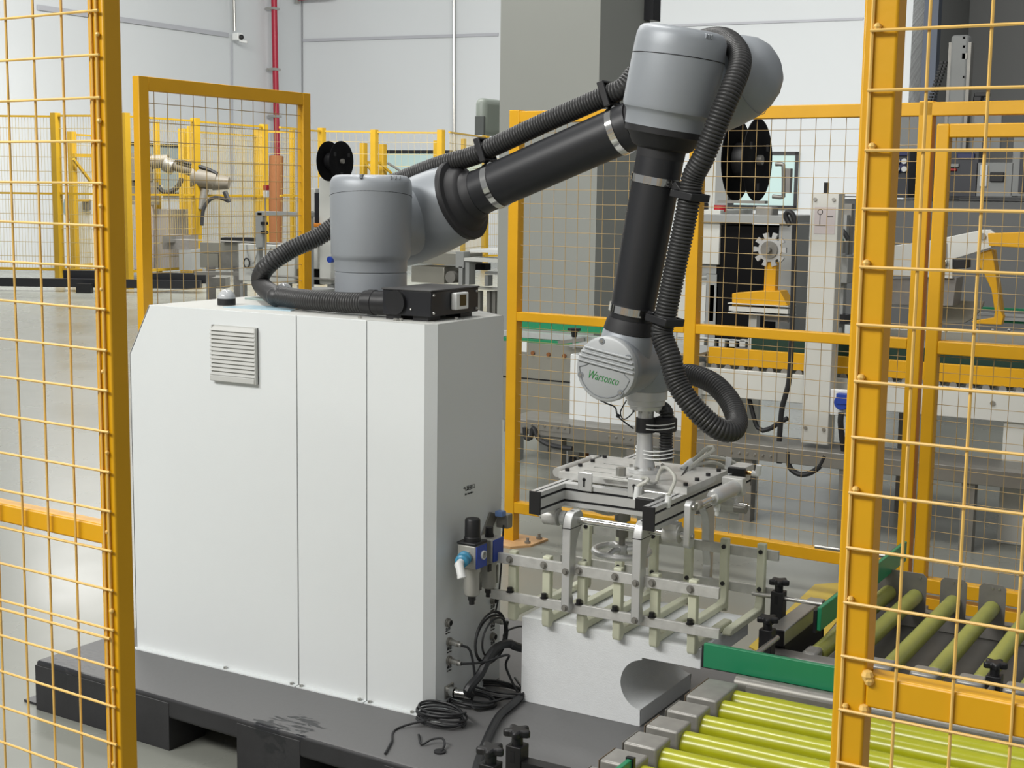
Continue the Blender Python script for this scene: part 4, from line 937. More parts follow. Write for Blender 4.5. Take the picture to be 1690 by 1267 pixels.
#BACKGROUND
# ================================================================== BACKGROUND MACHINE ON THE RIGHT (behind the mesh fence)
def fb(b,x0,y0,x1,y1,Y,dep):
    """box whose front face lies on plane y=Y between two measured corners"""
    a=atY(x0,y0,Y); c=atY(x1,y1,Y); return b.box((a.x,Y,c.z),(c.x,Y+dep,a.z))
def part(name,m,root,boxes,Y,dep,bevel=0):
    b=MB()
    for q in boxes: fb(b,*q[:4],Y if len(q)<5 else q[4],dep if len(q)<6 else q[5])
    return b.build(name,m,root,bevel)
Ym=6.7
pc=thing('packing_conveyor','white framed belt conveyor with a yellow side guard behind the mesh fence','conveyor',(-1.2,7.0,0))
x0=atY(1140,640,Ym).x; x1=atY(1760,700,Ym).x
z1=atY(1240,612,Ym).z; z0=atY(1200,655,Ym).z
print('conveyor z',z0,z1,'x',x0,x1)
MB().box((x0,Ym,z0),(x1,Ym+.02,z1)).build('side_frame',WHITE2,pc,.004)
MB().box((x0,Ym+.5,z0),(x1,Ym+.52,z1)).build('side_frame',WHITE2,pc,.004)
gz0=z1+.018; gz1=gz0+.085; gx0=atY(1166,590,Ym).x
MB().box((gx0,Ym+.02,gz0),(x1,Ym+.05,gz1)).build('side_guard',YEL,pc,.002)
MB().box((gx0+.2,Ym+.10,gz0+.02),(x1,Ym+.16,gz1+.055)).build('green_belt',DGREEN,pc)
MB().box((gx0+.2,Ym+.165,gz0+.03),(x1,Ym+.30,gz1+.075)).build('belt_plate',GREYP,pc)
k=0;x=x0+.04
while x<x1:
    MB().cyl((x,Ym+.02,z1+.004),(x,Ym+.5,z1+.004),.018,seg=10).build('roller',DSTEEL,pc); x+=.075
for px_ in (1150,1185,1640):
    MB().cyl((atY(px_,640,Ym).x,Ym,z1-.06),(atY(px_,640,Ym).x,Ym-.006,z1-.06),.012,seg=10).build('frame_bolt',STEEL,pc)
# legs of the white frame
for pa_,pb2 in ((1140,1200),(1655,1720)):
    a=atY(pa_,700,Ym);c=atY(pb2,700,Ym); MB().box((a.x,Ym+.02,0),(c.x,Ym+.05,z0+.05)).build('leg',WHITE2,pc,.003)
    MB().box((a.x,Ym+.45,0),(c.x,Ym+.48,z0+.05)).build('leg',WHITE2,pc,.003)
# grey base beam running along the floor line
bb=thing('base_beam','long grey steel base beam with rows of screws below the background machines','beam',(-2.5,6.4,0))
Yb=6.45
za=atY(1240,758,Yb).z; zb_=atY(1240,733,Yb).z
xa=atY(832,700,Yb).x
print('beam z',za,zb_)
BM=mat('worn_grey_steel',(138,136,130),.45,.5,.06,8)
MB().box((xa,Yb,za),(atY(1760,790,Yb).x,Yb+.09,zb_)).build('beam',BM,bb,.003)
MB().box((xa,Yb+.09,zb_-.01),(atY(1760,790,Yb).x,Yb+.30,zb_)).build('shelf',BM,bb)
for cx,cy in ((905,702),(1035,722),(1240,748)):
    c=atY(cx,cy,Yb); MB().box((c.x-.13,Yb-.004,c.z-.03),(c.x+.13,Yb,c.z+.02)).build('joint_plate',BM,bb)
    for j in range(6): MB().sph((c.x-.10+j*.04,Yb-.005,c.z-.004),.008,6).build('screw',STEEL,bb)
for cx in (915,1040,1140,1230,1395,1600):
    c=atY(cx,740,Yb); MB().box((c.x-.03,Yb+.02,0),(c.x+.03,Yb+.08,za)).build('leg',DSTEEL,bb)
# white tall column
cl=thing('machine_column','tall white square column with a printed sticker behind the mesh fence','column',(-.9,6.5,0))
Yc=6.52
a=atY(1322,318,Yc);c=atY(1366,735,Yc); cx0=atY(1318,720,Yc).x; 
print('column',a,c)
w_=.135
MB().box((c.x-w_+.0,Yc,c.z),(c.x,Yc+.10,a.z)).build('column_box',WHITE2,cl,.004)
CX=c.x-w_/2
st=MB().box((CX-.045,Yc-.0015,a.z-.19),(CX+.055,Yc,a.z-.065)).build('sticker',mat('pale_pink_sticker',(196,188,188),.6),cl)
MB().tube([(CX-.018+.012*math.cos(q),Yc-.002,a.z-.088+.012*math.sin(q)) for q in [k*PI/6 for k in range(12)]],.0015,4,closed=True).box((CX-.019,Yc-.003,a.z-.15),(CX-.017,Yc-.001,a.z-.10)).box((CX-.04,Yc-.003,a.z-.152),(CX+.01,Yc-.001,a.z-.149)).box((CX+.015,Yc-.003,a.z-.11),(CX+.045,Yc-.001,a.z-.107)).build('sticker_drawing',INK,st)
for dx in (-.045,.045):
    for z in (a.z-.03,a.z-.66,a.z-1.12): MB().cyl((CX+dx,Yc,z),(CX+dx,Yc-.006,z),.009,seg=10).build('bolt',STEEL,cl)
MB().cyl((CX-.01,Yc+.05,a.z),(CX-.01,Yc+.05,a.z+.05),.012,seg=10).build('top_pin',BLACK,cl)
q=atY(1362,660,Yc)
so=MB().box((CX+w_/2,Yc+.005,q.z-.07),(CX+w_/2+.14,Yc+.03,q.z+.055)).build('socket_plate',WPL,cl,.004)
MB().cyl((CX+w_/2+.065,Yc+.005,q.z-.002),(CX+w_/2+.065,Yc-.03,q.z-.002),.036,seg=18).box((CX+w_/2+.04,Yc-.035,q.z-.01),(CX+w_/2+.10,Yc+.005,q.z+.042)).build('blue_socket',BLUE,so,.004)
tag(MB().tube(spline([Vector((CX+w_/2+.065,Yc-.02,q.z-.05)),Vector((CX+w_/2+.065,Yc-.02,q.z-.11)),Vector((CX+w_/2+.08,Yc+.01,q.z-.25)),Vector((CX+w_/2+.09,Yc+.03,zb_+.005))],.02),.014,10).build('socket_cable',CABLE),'black cable hanging from the blue socket on the white column','cable')
# black upright cable with loop
Yk=6.48
def pY(L,Y): return [atY(x,y,Y) for x,y in L]
tag(MB().tube(spline(pY([(1304,372),(1297,358),(1299,350),(1307,352),(1312,366),(1311,385),(1310,450),(1307,540),(1303,620),(1297,650),(1291,672),(1288,700),(1286,728)],Yk),.03),.013,10).build('machine_cable',CABLE),'black cable with a loop at its top, left of the white column','cable')
tag(MB().tube(spline(pY([(1302,745),(1303,770),(1318,782),(1335,781),(1352,770),(1362,752)],6.46),.02),.013,10).build('drooping_cable',CABLE),'thick black cable drooping below the base beam under the white column','cable')
tag(MB().tube(spline(pY([(1276,742),(1283,762),(1295,758),(1300,742)],6.46),.02),.008,8).build('drooping_cable',CABLE),'thin black cable drooping just left of the thick one under the beam','cable')
tag(MB().tube(spline(pY([(866,705),(868,722),(876,722),(880,706),(888,722),(902,732),(925,738),(945,740)],6.44),.02),.013,10).build('drooping_cable',CABLE),'black cable looped over the base beam left of the white cover box','cable')
tag(MB().tube(spline(pY([(1235,652),(1250,705),(1268,708),(1285,698),(1300,690)],6.75),.03),.012,8).build('machine_cable',CABLE),'black cable sagging below the white conveyor frame','cable')
# dark machine body with reels
dm=thing('labelling_machine','black machine body with white side cover and red button','machine',(-1.6,7.4,0))
Yd=7.3
MBK=mat('machine_black',(9,9,11),.7,spec=.15)
part('black_body',MBK,dm,[(1186,372,1286,590)],Yd,.5)
part('white_cover',WHITE2,dm,[(1120,345,1186,437)],Yd-.02,.5,.004)
part('top_tray',GREYP,dm,[(1120,352,1300,370)],Yd-.05,.55,.004)
part('side_leg',GREYP,dm,[(1286,368,1302,590)],Yd-.02,.4,.004)
part('lower_frame',WHITE2,dm,[(1120,460,1165,560)],Yd+.05,.4,.004)
part('lower_frame',GREYP,dm,[(1146,436,1182,452),(1166,452,1182,560)],Yd,.4)
part('pinch_rollers',WHITE2,dm,[(1158,470,1164,530),(1172,470,1177,530)],Yd,.04)
q=atY(1183,343,Yd); MB().cyl((q.x,Yd+.05,q.z-.02),(q.x,Yd+.05,q.z+.015),.035,seg=16).build('stop_button',RED,dm)
q=atY(1260,356,Yd); MB().box((q.x-.05,Yd,q.z-.02),(q.x+.05,Yd+.1,q.z+.05)).build('top_motor',DSTEEL,dm,.01)
q=atY(1145,343,Yd); MB().box((q.x-.04,Yd,q.z-.02),(q.x+.05,Yd+.1,q.z+.03)).build('top_handle',BLACK,dm,.01)
# white mast carrying the reels
ms=thing('reel_mast','grey and white mast behind the cable reels','mast',(-1.9,7.9,0))
part('mast_post',WHITE2,ms,[(1148,214,1184,345)],7.8,.1); part('mast_post',GREYP,ms,[(1184,200,1200,345)],7.78,.1)
part('mast_arm',DSTEEL,ms,[(1184,330,1262,336)],7.6,.05); MB().box((atY(1166,200,7.8).x-.03,7.8,0),(atY(1166,200,7.8).x+.03,7.86,atY(1166,340,7.8).z)).build('mast_foot',GREYP,ms)
# reels: discs with axis along x
def reel(label,cx,cy,Y,R,gap,parent_name='cable_reel',grp=None,n=1):
    c=atY(cx,cy,Y); o=thing(parent_name,label,'reel',c,grp)
    for s in (-1,1):
        x=c.x+s*gap/2
        MB().lathe([(-.006,0),(-.006,R*.96),(-.003,R),(.003,R),(.006,R*.96),(.006,R*.52),(.002,R*.48),(.002,0)],(x,c.y,c.z),(1,0,0),40).build('flange_disc',MBK,o)
    MB().cyl((c.x-gap/2,c.y,c.z),(c.x+gap/2,c.y,c.z),R*.42,seg=24).build('hub',BLACK,o)
    MB().cyl((c.x+gap/2,c.y,c.z),(c.x+gap/2+.03,c.y,c.z),R*.12,seg=12).build('hub_cap',DSTEEL,o)
    for k in range(3):
        a=k*2.1+.5; MB().box((c.x+gap/2+.005,c.y+R*.65*math.cos(a)-.02,c.z+R*.65*math.sin(a)-.02),(c.x+gap/2+.009,c.y+R*.65*math.cos(a)+.02,c.z+R*.65*math.sin(a)+.02)).build('disc_window',BLACK,o,.004)
    return o
reel('large black reel with two discs behind the fence above the machine body',1233,264,7.7,.232,.125)
# hanging handle frame
hf=thing('handle_frame','grey bent rod handle frame beside the large black reel','handle',atY(1290,300,7.7))
MB().tube(spline(pY([(1280,271),(1291,271),(1293,278),(1293,318),(1291,325),(1275,324)],7.75),.02),.012,8).build('bent_rod',DSTEEL,hf)
part('mount_bar',GALV,hf,[(1296,278,1303,318)],7.75,.04)
# gear + yellow feeder
gf=thing('film_feeder','yellow feeder base with a silver star wheel on a yellow post','feeder',(-1.2,6.9,.9))
Yg=6.95
q=atY(1270,412,Yg); P=[]
for k in range(20):
    for rr,da in ((.088 if k%2==0 else .062,-.5),(.088 if k%2==0 else .062,.5)):
        a=(k+da*.98)*2*PI/20; P.append((q.x+rr*math.cos(a),q.z+rr*math.sin(a)))
MB().prism(P,'y',Yg,Yg+.02).build('star_wheel',ALU,gf); MB().cyl((q.x,Yg-.01,q.z),(q.x,Yg,q.z),.045,seg=20).cyl((q.x,Yg-.04,q.z),(q.x,Yg-.01,q.z),.016,seg=14).build('wheel_hub',DSTEEL,gf)
part('post',YEL,gf,[(1262,432,1279,484)],Yg+.01,.05,.003)
a=atY(1208,484,Yg);
P=[atY(x,y,Yg-.05) for x,y in ((1208,505),(1208,484),(1255,480),(1287,480),(1300,504))]
MB().prism([(p.x,p.z) for p in P],'y',Yg-.05,Yg+.06).build('feeder_base',YEL,gf,.003)
part('channel_beam',WHITE2,gf,[(1201,501,1301,505),(1203,505,1300,518),(1201,516,1301,521)],Yg-.07,.12)
part('support_post',WHITE2,gf,[(1236,520,1246,600)],Yg,.05); part('support_post',GALV,gf,[(1262,520,1300,532)],Yg,.05)
# chain of carriers with white combs above rollers
tr=thing('roller_table','grey roller table with white combs left of the yellow guard','roller table',(-1.9,6.9,0))
for k in range(7):
    p=atY(1100+k*9,590-k*2.4,6.9); MB().cyl((atY(1150,600,6.62).x,6.75+k*.10,z1+.04),(p.x+.30,6.75+k*.10,z1+.04),.024,seg=12).build('roller',DSTEEL,tr)
for k in range(6):
    q=atY(1152+k*17,566,7.2); MB().box((q.x,7.2,q.z-.02),(q.x+.035,7.24,q.z+.02)).build('comb_tooth',WHITE2,tr,.003)
part('comb_bar',WHITE2,tr,[(1150,558,1240,563)],7.2,.04)
MB().box((atY(1100,600,6.75).x-.1,6.74,.0),(atY(1100,600,6.75).x-.04,6.78,z1+.03)).build('leg',GREYP,tr)
MB().box((atY(1100,600,6.75).x-.1,7.36,.0),(atY(1100,600,6.75).x-.04,7.40,z1+.03)).build('leg',GREYP,tr)
# white cover box and grey tank of the left conveyor
wc_=thing('white_cover_box','plain white cover box behind the wrist of the robot','box',(-2.3,6.9,.3))
part('cover',WHITE,wc_,[(941,584,1145,727)],6.62,.35,.006)
part('lower_cover',WHITE2,wc_,[(935,703,1140,768)],6.66,.3,.004)
part('base_shelf',GREYP,wc_,[(940,572,1150,584)],6.60,.4)
cs=thing('caster_wheel','black caster wheel under the white cover box','wheel',atY(950,755,6.7))
q=atY(950,762,6.75); MB().cyl((q.x-.02,6.75,q.z),(q.x+.02,6.75,q.z),.045,seg=20).build('tyre',RUBBER,cs); MB().box((q.x-.035,6.72,q.z),(q.x+.035,6.78,q.z+.07)).build('fork',DSTEEL,cs)
q=atY(968,762,6.75); MB().cyl((q.x,6.75,q.z-.03),(q.x,6.75,q.z+.08),.012,seg=10).build('brake_screw',BROWN,cs)
gc=thing('green_belt_conveyor','grey steel conveyor with a green guide rail in front of the pillar','conveyor',(-3.2,7.4,0))
Yt=7.2
q0=atY(826,560,Yt); q1=atY(980,560,Yt)
STB=mat('brushed_grey_steel_sheet',(156,154,144),.38,.5,.05,3)
def slopebox(name,x0_,y0_,x1_,y1_,m,Y=Yt,dep=.4,bev=0): return part(name,m,gc,[(x0_,y0_,x1_,y1_)],Y,dep,bev)
xl,xr=atY(826,560,Yt).x,atY(960,560,Yt).x
def zt(py,px=900): return atY(px,py,Yt).z
MB().box((xl,Yt,zt(700)),(xr,Yt+.45,zt(567))).build('side_sheet',STB,gc,.003)
MB().box((xl,Yt-.004,zt(628)),(xr,Yt,zt(626))).build('sheet_seam',DARK,gc)
MB().box((xl,Yt+.10,zt(548)),(xr+.25,Yt+.13,zt(530))).build('green_rail',GREEN,gc)
MB().box((xl,Yt+.02,zt(560)),(xr+.25,Yt+.10,zt(551))).build('aluminium_rail',ALU,gc)
MB().box((xl,Yt+.0,zt(567)),(xr+.2,Yt+.04,zt(561))).build('green_strip',GREEN,gc)
for px_ in (855,880,906,932): 
    q=atY(px_,580+(px_-855)*.09,Yt); MB().cyl((q.x,Yt,q.z),(q.x,Yt-.012,q.z),.012,seg=8).build('side_bolt',BROWN,gc)
q=atY(848,568,Yt); MB().box((q.x-.01,Yt-.003,q.z-.04),(q.x+.09,Yt,q.z+.02)).build('sticker',WPL,gc)
q=atY(948,553,Yt-.1); kb=MB().cyl((q.x,Yt-.1,q.z-.08),(q.x,Yt-.1,q.z),.012,seg=10).build('knob_stem',STEEL,gc)
MB().lathe([(0,.016),(.03,.020),(.035,.04),(.05,.04),(.05,0)],(q.x,Yt-.1,q.z-.01),(0,0,1),5).build('star_knob',BLACK,gc)
MB().bar(atY(922,565,Yt-.1),atY(965,560,Yt-.1),.02,.02).build('clamp_arm',DSTEEL,gc)
for x in (xl+.1,xr-.1):
    for y in (Yt+.04,Yt+.4): MB().box((x-.03,y-.03,0),(x+.03,y+.03,zt(700))).build('leg',GREYP,gc)
# small valve group between column and right post
vg=thing('valve_group','grey junction boxes with green fittings and cables right of the white column','valve group',(-.6,7.0,.9))
part('upper_box',GREYP,vg,[(1366,420,1398,468)],7.0,.2,.004)
part('small_box',WHITE2,vg,[(1364,497,1376,512)],6.8,.06,.003)
part('dark_bracket',BLACK,vg,[(1362,518,1395,535)],7.0,.1)
part('fittings',DSTEEL,vg,[(1368,398,1374,418),(1384,398,1390,418)],6.95,.05)
part('green_fitting',GREEN,vg,[(1370,394,1388,400)],6.95,.05)
part('back_panel',DSTEEL,vg,[(1393,336,1402,420)],7.1,.05)
MB().tube(spline(pY([(1366,377),(1380,376),(1392,382),(1400,395)],6.95),.02),.012,8).build('hose',CABLE,vg)
MB().box((atY(1380,500,7).x-.02,7.05,.5),(atY(1380,500,7).x+.02,7.1,1.5)).build('support_post',GREYP,vg)

# ------------------------------------------------------------------ right: swing arm unit seen through gate
sa=thing('swing_arm_unit','white triangular arm with yellow curved leg seen through the gate','machine arm',(.3,7.2,.7))
Ys=7.1
def poly(root,name,m,pts,Y,dep,bev=.003):
    P=[atY(x,y,Y) for x,y in pts]; return MB().prism([(p.x,p.z) for p in P],'y',Y,Y+dep).build(name,m,root,bev)
poly(sa,'arm_plate',WHITE2,[(1455,408),(1540,396),(1622,379),(1634,379),(1642,385),(1641,407),(1572,428),(1572,460),(1455,453)],Ys,.03)
poly(sa,'arm_window',GALV,[(1540,402),(1559,398),(1563,402),(1563,440),(1560,446),(1540,446)],Ys-.003,.004,0)
MB().cyl(atY(1540,431,Ys-.02),atY(1562,432,Ys-.02),.014,seg=12).build('piston_rod',CHROME,sa)
q=atY(1622,390,Ys); MB().cyl((q.x,Ys,q.z),(q.x,Ys-.01,q.z),.016,seg=14).build('pivot_bolt',DSTEEL,sa)
poly(sa,'yellow_bar',YEL,[(1630,385),(1760,380),(1760,412),(1632,406)],Ys-.03,.05)
poly(sa,'yellow_leg',YEL,[(1613,418),(1636,411),(1642,440),(1650,510),(1656,522),(1653,536),(1606,534),(1603,530),(1640,524),(1642,515),(1636,478),(1624,452),(1613,435)],Ys+.03,.05)
poly(sa,'yellow_leg_side',YEL,[(1638,412),(1641,412),(1655,515),(1652,522)],Ys+.08,.05)  # narrow side strip of the leg, same yellow paint
poly(sa,'black_clamp',BLACK,[(1573,428),(1598,428),(1598,442),(1573,444)],Ys-.02,.06)
poly(sa,'lower_box',GALV,[(1455,460),(1579,458),(1573,505),(1455,503)],Ys+.02,.15)
import itertools
arc=[(1628-70*math.cos(rad(a))*0+0,0) for a in (0,)]
CG=[(1535,495)]+[(1560,495),(1624,497)]+[(1622,505),(1615,516),(1604,527),(1592,533),(1535,536)]
poly(sa,'curved_guard',STB,CG,Ys+.22,.02)
poly(sa,'lower_tube',STB,[(1455,540),(1760,552),(1760,582),(1455,566)],Ys-.02,.12,.01)
q=atY(1500,560,Ys); MB().box((q.x-.03,Ys,0),(q.x+.03,Ys+.06,q.z)).build('support_post',GALV,sa); q=atY(1700,570,Ys); MB().box((q.x-.03,Ys,0),(q.x+.03,Ys+.06,q.z)).build('support_post',GALV,sa)
for px_ in (1535,1561,1587,1612,1638,1665): q=atY(px_,548,Ys-.02); MB().sph((q.x,Ys-.02,q.z+.01),.009,8).build('tube_bolt',STEEL,sa)
rg=thing('green_guide','green guide rail with silver strips behind the yellow curved leg','guide rail',(.6,7.9,.7))
part('green_strip',GREEN,rg,[(1614,506,1760,517)],7.8,.03); part('silver_strip',ALU,rg,[(1610,519,1760,523),(1610,526,1760,529)],7.78,.03); part('green_strip',GREEN,rg,[(1610,530,1760,535)],7.8,.03)
MB().box((.9,7.82,0),(.96,7.88,atY(1700,520,7.8).z)).build('leg',GREYP,rg)
# dark grey cabinet body at the right and bench instruments
cbx=thing('bench_counter','long dark grey workbench against the opening on the right','bench',(1.2,12,0))
GBM=mat('bench_grey',(112,113,112),.6,0,.02,1)
Yq=11.2
part('bench_body',GBM,cbx,[(1392,328,1800,560)],Yq,1.0,.01)
part('bench_top',BLACKM,cbx,[(1392,325,1800,329)],Yq-.03,1.1)
def bench_item(name,label,cat,boxes,Y=Yq+.2,dep=.25):
    o=thing(name,label,cat,atY(boxes[0][1][0],boxes[0][1][3],Y))
    for nm,bx,m in boxes: part(nm,m,o,[bx],Y if nm in('case','frame','body') else Y-.02,dep if nm in('case','frame','body') else .02,.004)
    return o
DK=mat('instrument_dark',(58,60,66),.4); DB=mat('instrument_blue',(36,44,92),.4)
bench_item('test_panel','dark blue instrument panel with round gauges on the bench','instrument',[('case',(1462,248,1498,325),DK),('label_band',(1480,250,1498,257),DB),('gauge_row',(1464,262,1496,284),DB)])
for k in range(3):
    for j in range(2):
        q=atY(1469+k*12,266+j*13,Yq+.16); MB().cyl((q.x,Yq+.16,q.z),(q.x,Yq+.14,q.z),.022,seg=12).build('gauge',WPL,bpy.data.objects['test_panel'])
bench_item('control_unit','dark control unit with a blue header on the bench behind the gate','instrument',[('case',(1548,250,1612,325),DK),('header',(1580,253,1608,262),DB),('red_mark',(1556,278,1578,282),RED),('light_plate',(1560,270,1582,276),GREYP)])
bench_item('dispenser','grey dispenser with a white cylinder on the bench behind the gate','instrument',[('body',(1612,268,1670,325),GREYP),('white_cylinder',(1618,272,1628,308),WPL),('dark_window',(1634,284,1656,300),BLACK)])
bench_item('tall_cover','light grey rounded cover at the right end of the bench','cover',[('body',(1674,214,1760,325),GREYP),('slot_window',(1684,250,1690,318),DK)])
bench_item('monitor_frame','grey square frame panel standing at the back of the bench','frame',[('frame',(1462,190,1650,248),GREYP)],Yq+.7,.05)
# upright extrusion and cable chain
ue=thing('upright_extrusion','tall aluminium upright with rounded top above the bench','upright',(.9,12,1.6))
Yu=Yq+.6
part('profile',GREYP,ue,[(1570,58,1584,325)],Yu,.12,.02); part('side_rail',DSTEEL,ue,[(1566,70,1571,325)],Yu+.01,.1); part('side_rail',DSTEEL,ue,[(1583,70,1589,325)],Yu+.01,.1)  # aluminium profile coloured grey, the dim room's shade put into its colour
part('side_box',DSTEEL,ue,[(1588,88,1596,97)],Yu,.08)
for y in (60,75,90,125): part('clip',BLACK,ue,[(1589,y,1593,y+4)],Yu,.05)
ch=thing('cable_chain','black plastic cable chain leaning against the dim wall','cable chain',atY(1540,165,Yu))
for k in range(46):
    t_=k/12; x=1556-t_*20 if t_<1.2 else 1532; y=103+t_*62
    if y>324: break
    part('chain_link',BLACK,ch,[(x-5,y-1.8,x,y+1.6)],Yu,.06); part('chain_link',BLACK,ch,[(x+2,y-1.8,x+6-t_,y+1.6)],Yu,.06)
tb_=thing('tool_hook','small black clamp on top of the upright bench rail','clamp',atY(1615,165,Yu)); part('clamp_body',BLACK,tb_,[(1606,158,1620,168)],Yu,.1,.01); part('clamp_jaw',BLACK,tb_,[(1608,153,1630,159)],Yu,.1,.005); part('clamp_stand',GREYP,tb_,[(1610,166,1616,325)],Yu+.02,.06)

# ================================================================== MIDDLE BACKGROUND (between small panel and pillar)
Yk=13.0
reel('small black reel with two discs above the far white column',553,266,12.4,.215,.17)
mcol=thing('far_machine','far white machine column with a cabinet left of the robot shoulder','machine',(-9,12.6,0))
part('column_box',WHITE2,mcol,[(526,292,546,470)],12.5,.15,.01)
part('cabinet_body',WHITE2,mcol,[(494,310,520,372),(490,372,524,444)],12.6,.5,.01)
part('black_side',BLACKM,mcol,[(519,318,527,372)],12.55,.5)
part('orange_block',ORANGE,mcol,[(505,368,526,375)],12.45,.3,.01)
part('dark_base',MBK,mcol,[(490,444,530,470)],12.7,.4)
part('ledge',DSTEEL,mcol,[(440,455,552,463)],12.4,.2)
q=atY(549,428,12.4); MB().cyl((q.x,12.4,q.z),(q.x,12.34,q.z),.035,seg=14).build('blue_socket',BLUE,mcol)
for x in (495,545): q=atY(x,470,12.5); MB().box((q.x-.04,12.5,0),(q.x+.04,12.6,q.z)).build('leg',GREYP,mcol)
rt=thing('round_stand','grey round stand top behind the corrugated hose','stand',atY(525,484,11.5))
q=atY(520,478,11.5); MB().cyl((q.x,11.5,q.z-.01),(q.x,11.5,q.z+.015),.20,seg=24).build('disc_top',GREYP,rt); MB().cyl((q.x,11.5,0),(q.x,11.5,q.z),.03,seg=10).build('stem',DSTEEL,rt)
wbx=thing('far_white_box','far white box with looped grey cables seen through the small mesh panel','box',(-11,12.9,0))
part('box_body',WHITE2,wbx,[(393,402,486,468)],12.8,.5,.01)
part('shelf',DSTEEL,wbx,[(280,395,452,402)],12.9,.3)
for cx,cy in ((407,434),(446,424)):
    q=atY(cx,cy,12.75); MB().tube([q+Vector((.045*math.cos(a),0,.055*math.sin(a))) for a in [k*PI/8 for k in range(16)]],.009,6,closed=True).build('cable_loop',CABLE,wbx)
for L in ([(407,404),(409,420),(418,434),(427,410),(430,400)],[(447,408),(440,432),(428,446),(420,440)],[(410,438),(418,447),(428,448)]):
    MB().tube(spline(pY(L,12.76),.03),.007,6).build('cable',GREYP,wbx)
part('leg',GREYP,wbx,[(396,468,402,600)],12.8,.08); part('leg',GREYP,wbx,[(470,468,476,600)],12.8,.08)
fg=thing('far_portal','grey aluminium portal frame behind the small mesh panel','frame',(-11,12.3,0))
part('portal_beam',GREYP,fg,[(424,348,512,358)],12.2,.08,.005); part('portal_post',GREYP,fg,[(421,350,433,408)],12.2,.08,.005); part('portal_post',GREYP,fg,[(505,348,512,620)],12.2,.08,.005)
part('portal_clip',BLACK,fg,[(430,366,438,371)],12.18,.05); part('portal_clip',BLACK,fg,[(430,381,438,386)],12.18,.05); part('portal_foot',GREYP,fg,[(424,408,430,620)],12.25,.06)
sl_=thing('signal_lamp','small signal lamp with a red cap seen through the small mesh panel','lamp',atY(437,330,12.4))
part('red_cap',RED,sl_,[(434,305,440,314)],12.4,.05,.008); part('white_tube',WPL,sl_,[(434,314,440,326)],12.4,.05,.008); part('pole',GREYP,sl_,[(436,326,438,500)],12.42,.03)
# conveyor right of shoulder
fc=thing('far_conveyor','far grey conveyor with a round motor between shoulder and pillar','conveyor',(-7,10.5,0))
Yf=10.2
part('side_plate',STB,fc,[(679,415,766,438)],Yf,.3,.004); part('lower_plate',STB,fc,[(679,438,733,468)],Yf+.02,.3,.004)
part('bright_rail',WHITE2,fc,[(766,425,840,434)],Yf-.05,.25); part('end_bracket',GREYP,fc,[(752,415,765,442),(757,440,763,470),(768,432,774,470)],Yf-.03,.1)
q=atY(745,457,Yf); MB().cyl((q.x,Yf-.02,q.z),(q.x+.02,Yf+.22,q.z),.052,seg=20).build('motor',DSTEEL,fc)
part('paper_sheets',WPL,fc,[(775,411,840,418)],Yf,.5); part('rail_frame',GREYP,fc,[(800,448,840,454)],Yf+.1,.08); part('rail_post',GREYP,fc,[(800,454,805,472)],Yf+.1,.08)
part('lower_ledge',STB,fc,[(679,470,840,480)],Yf-.1,.25); part('dark_void',DARK,fc,[(776,434,800,446)],Yf+.2,.1)
for x in (690,765,790,806,815): q=atY(x,480,Yf); MB().box((q.x-.015,Yf,0),(q.x+.015,Yf+.05,q.z)).build('leg',DSTEEL,fc)
MB().tube(pY([(640,269),(664,284),(668,300),(690,415)],10.3),.010,6).build('antenna_rod',DSTEEL,fc)

# ================================================================== FAR YELLOW FENCES
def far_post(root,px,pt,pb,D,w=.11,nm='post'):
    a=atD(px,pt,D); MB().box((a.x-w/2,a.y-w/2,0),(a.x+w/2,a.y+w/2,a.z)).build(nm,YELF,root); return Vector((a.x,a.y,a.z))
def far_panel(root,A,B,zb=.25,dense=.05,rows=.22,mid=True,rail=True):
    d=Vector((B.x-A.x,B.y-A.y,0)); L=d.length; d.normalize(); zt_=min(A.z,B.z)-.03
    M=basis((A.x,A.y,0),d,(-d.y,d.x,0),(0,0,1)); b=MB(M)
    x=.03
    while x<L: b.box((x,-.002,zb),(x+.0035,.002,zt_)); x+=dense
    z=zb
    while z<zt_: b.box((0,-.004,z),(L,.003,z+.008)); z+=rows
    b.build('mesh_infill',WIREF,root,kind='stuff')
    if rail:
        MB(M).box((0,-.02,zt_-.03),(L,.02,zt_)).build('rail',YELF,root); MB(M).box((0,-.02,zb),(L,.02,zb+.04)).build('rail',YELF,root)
        if mid: MB(M).box((0,-.02,(zb+zt_)/2-.015),(L,.02,(zb+zt_)/2+.015)).build('rail',YELF,root)
ff=thing('far_fence','far yellow fence line in front of the left wall around the far robot cell','fence',(-18,15,0))
p=[far_post(ff,-40,186,0,22.0),far_post(ff,91,186,0,21.9),far_post(ff,206,186,0,21.6),far_post(ff,322,195,0,22.9),far_post(ff,435,205,0,24.6)]
for A,B in zip(p,p[1:]): far_panel(ff,A,B)
ff2=thing('far_fence','far yellow fence line in front of the back wall, left of the pillar','fence',(-12,24,0))
p2_=[p[-1]+Vector((.2,.2,0)),far_post(ff2,531,211,0,26.2),far_post(ff2,618,214,0,26.3),far_post(ff2,728,214,0,26.2)]
for A,B in zip(p2_,p2_[1:]): far_panel(ff2,A,B,dense=.12)
ff3=thing('far_fence','far yellow fence returning behind the pillar','fence',(-9,26,0))
p3_=[p2_[-1]+Vector((.15,.05,0)),far_post(ff3,802,222,0,28.5),far_post(ff3,870,228,0,29)]
for A,B in zip(p3_,p3_[1:]): far_panel(ff3,A,B)
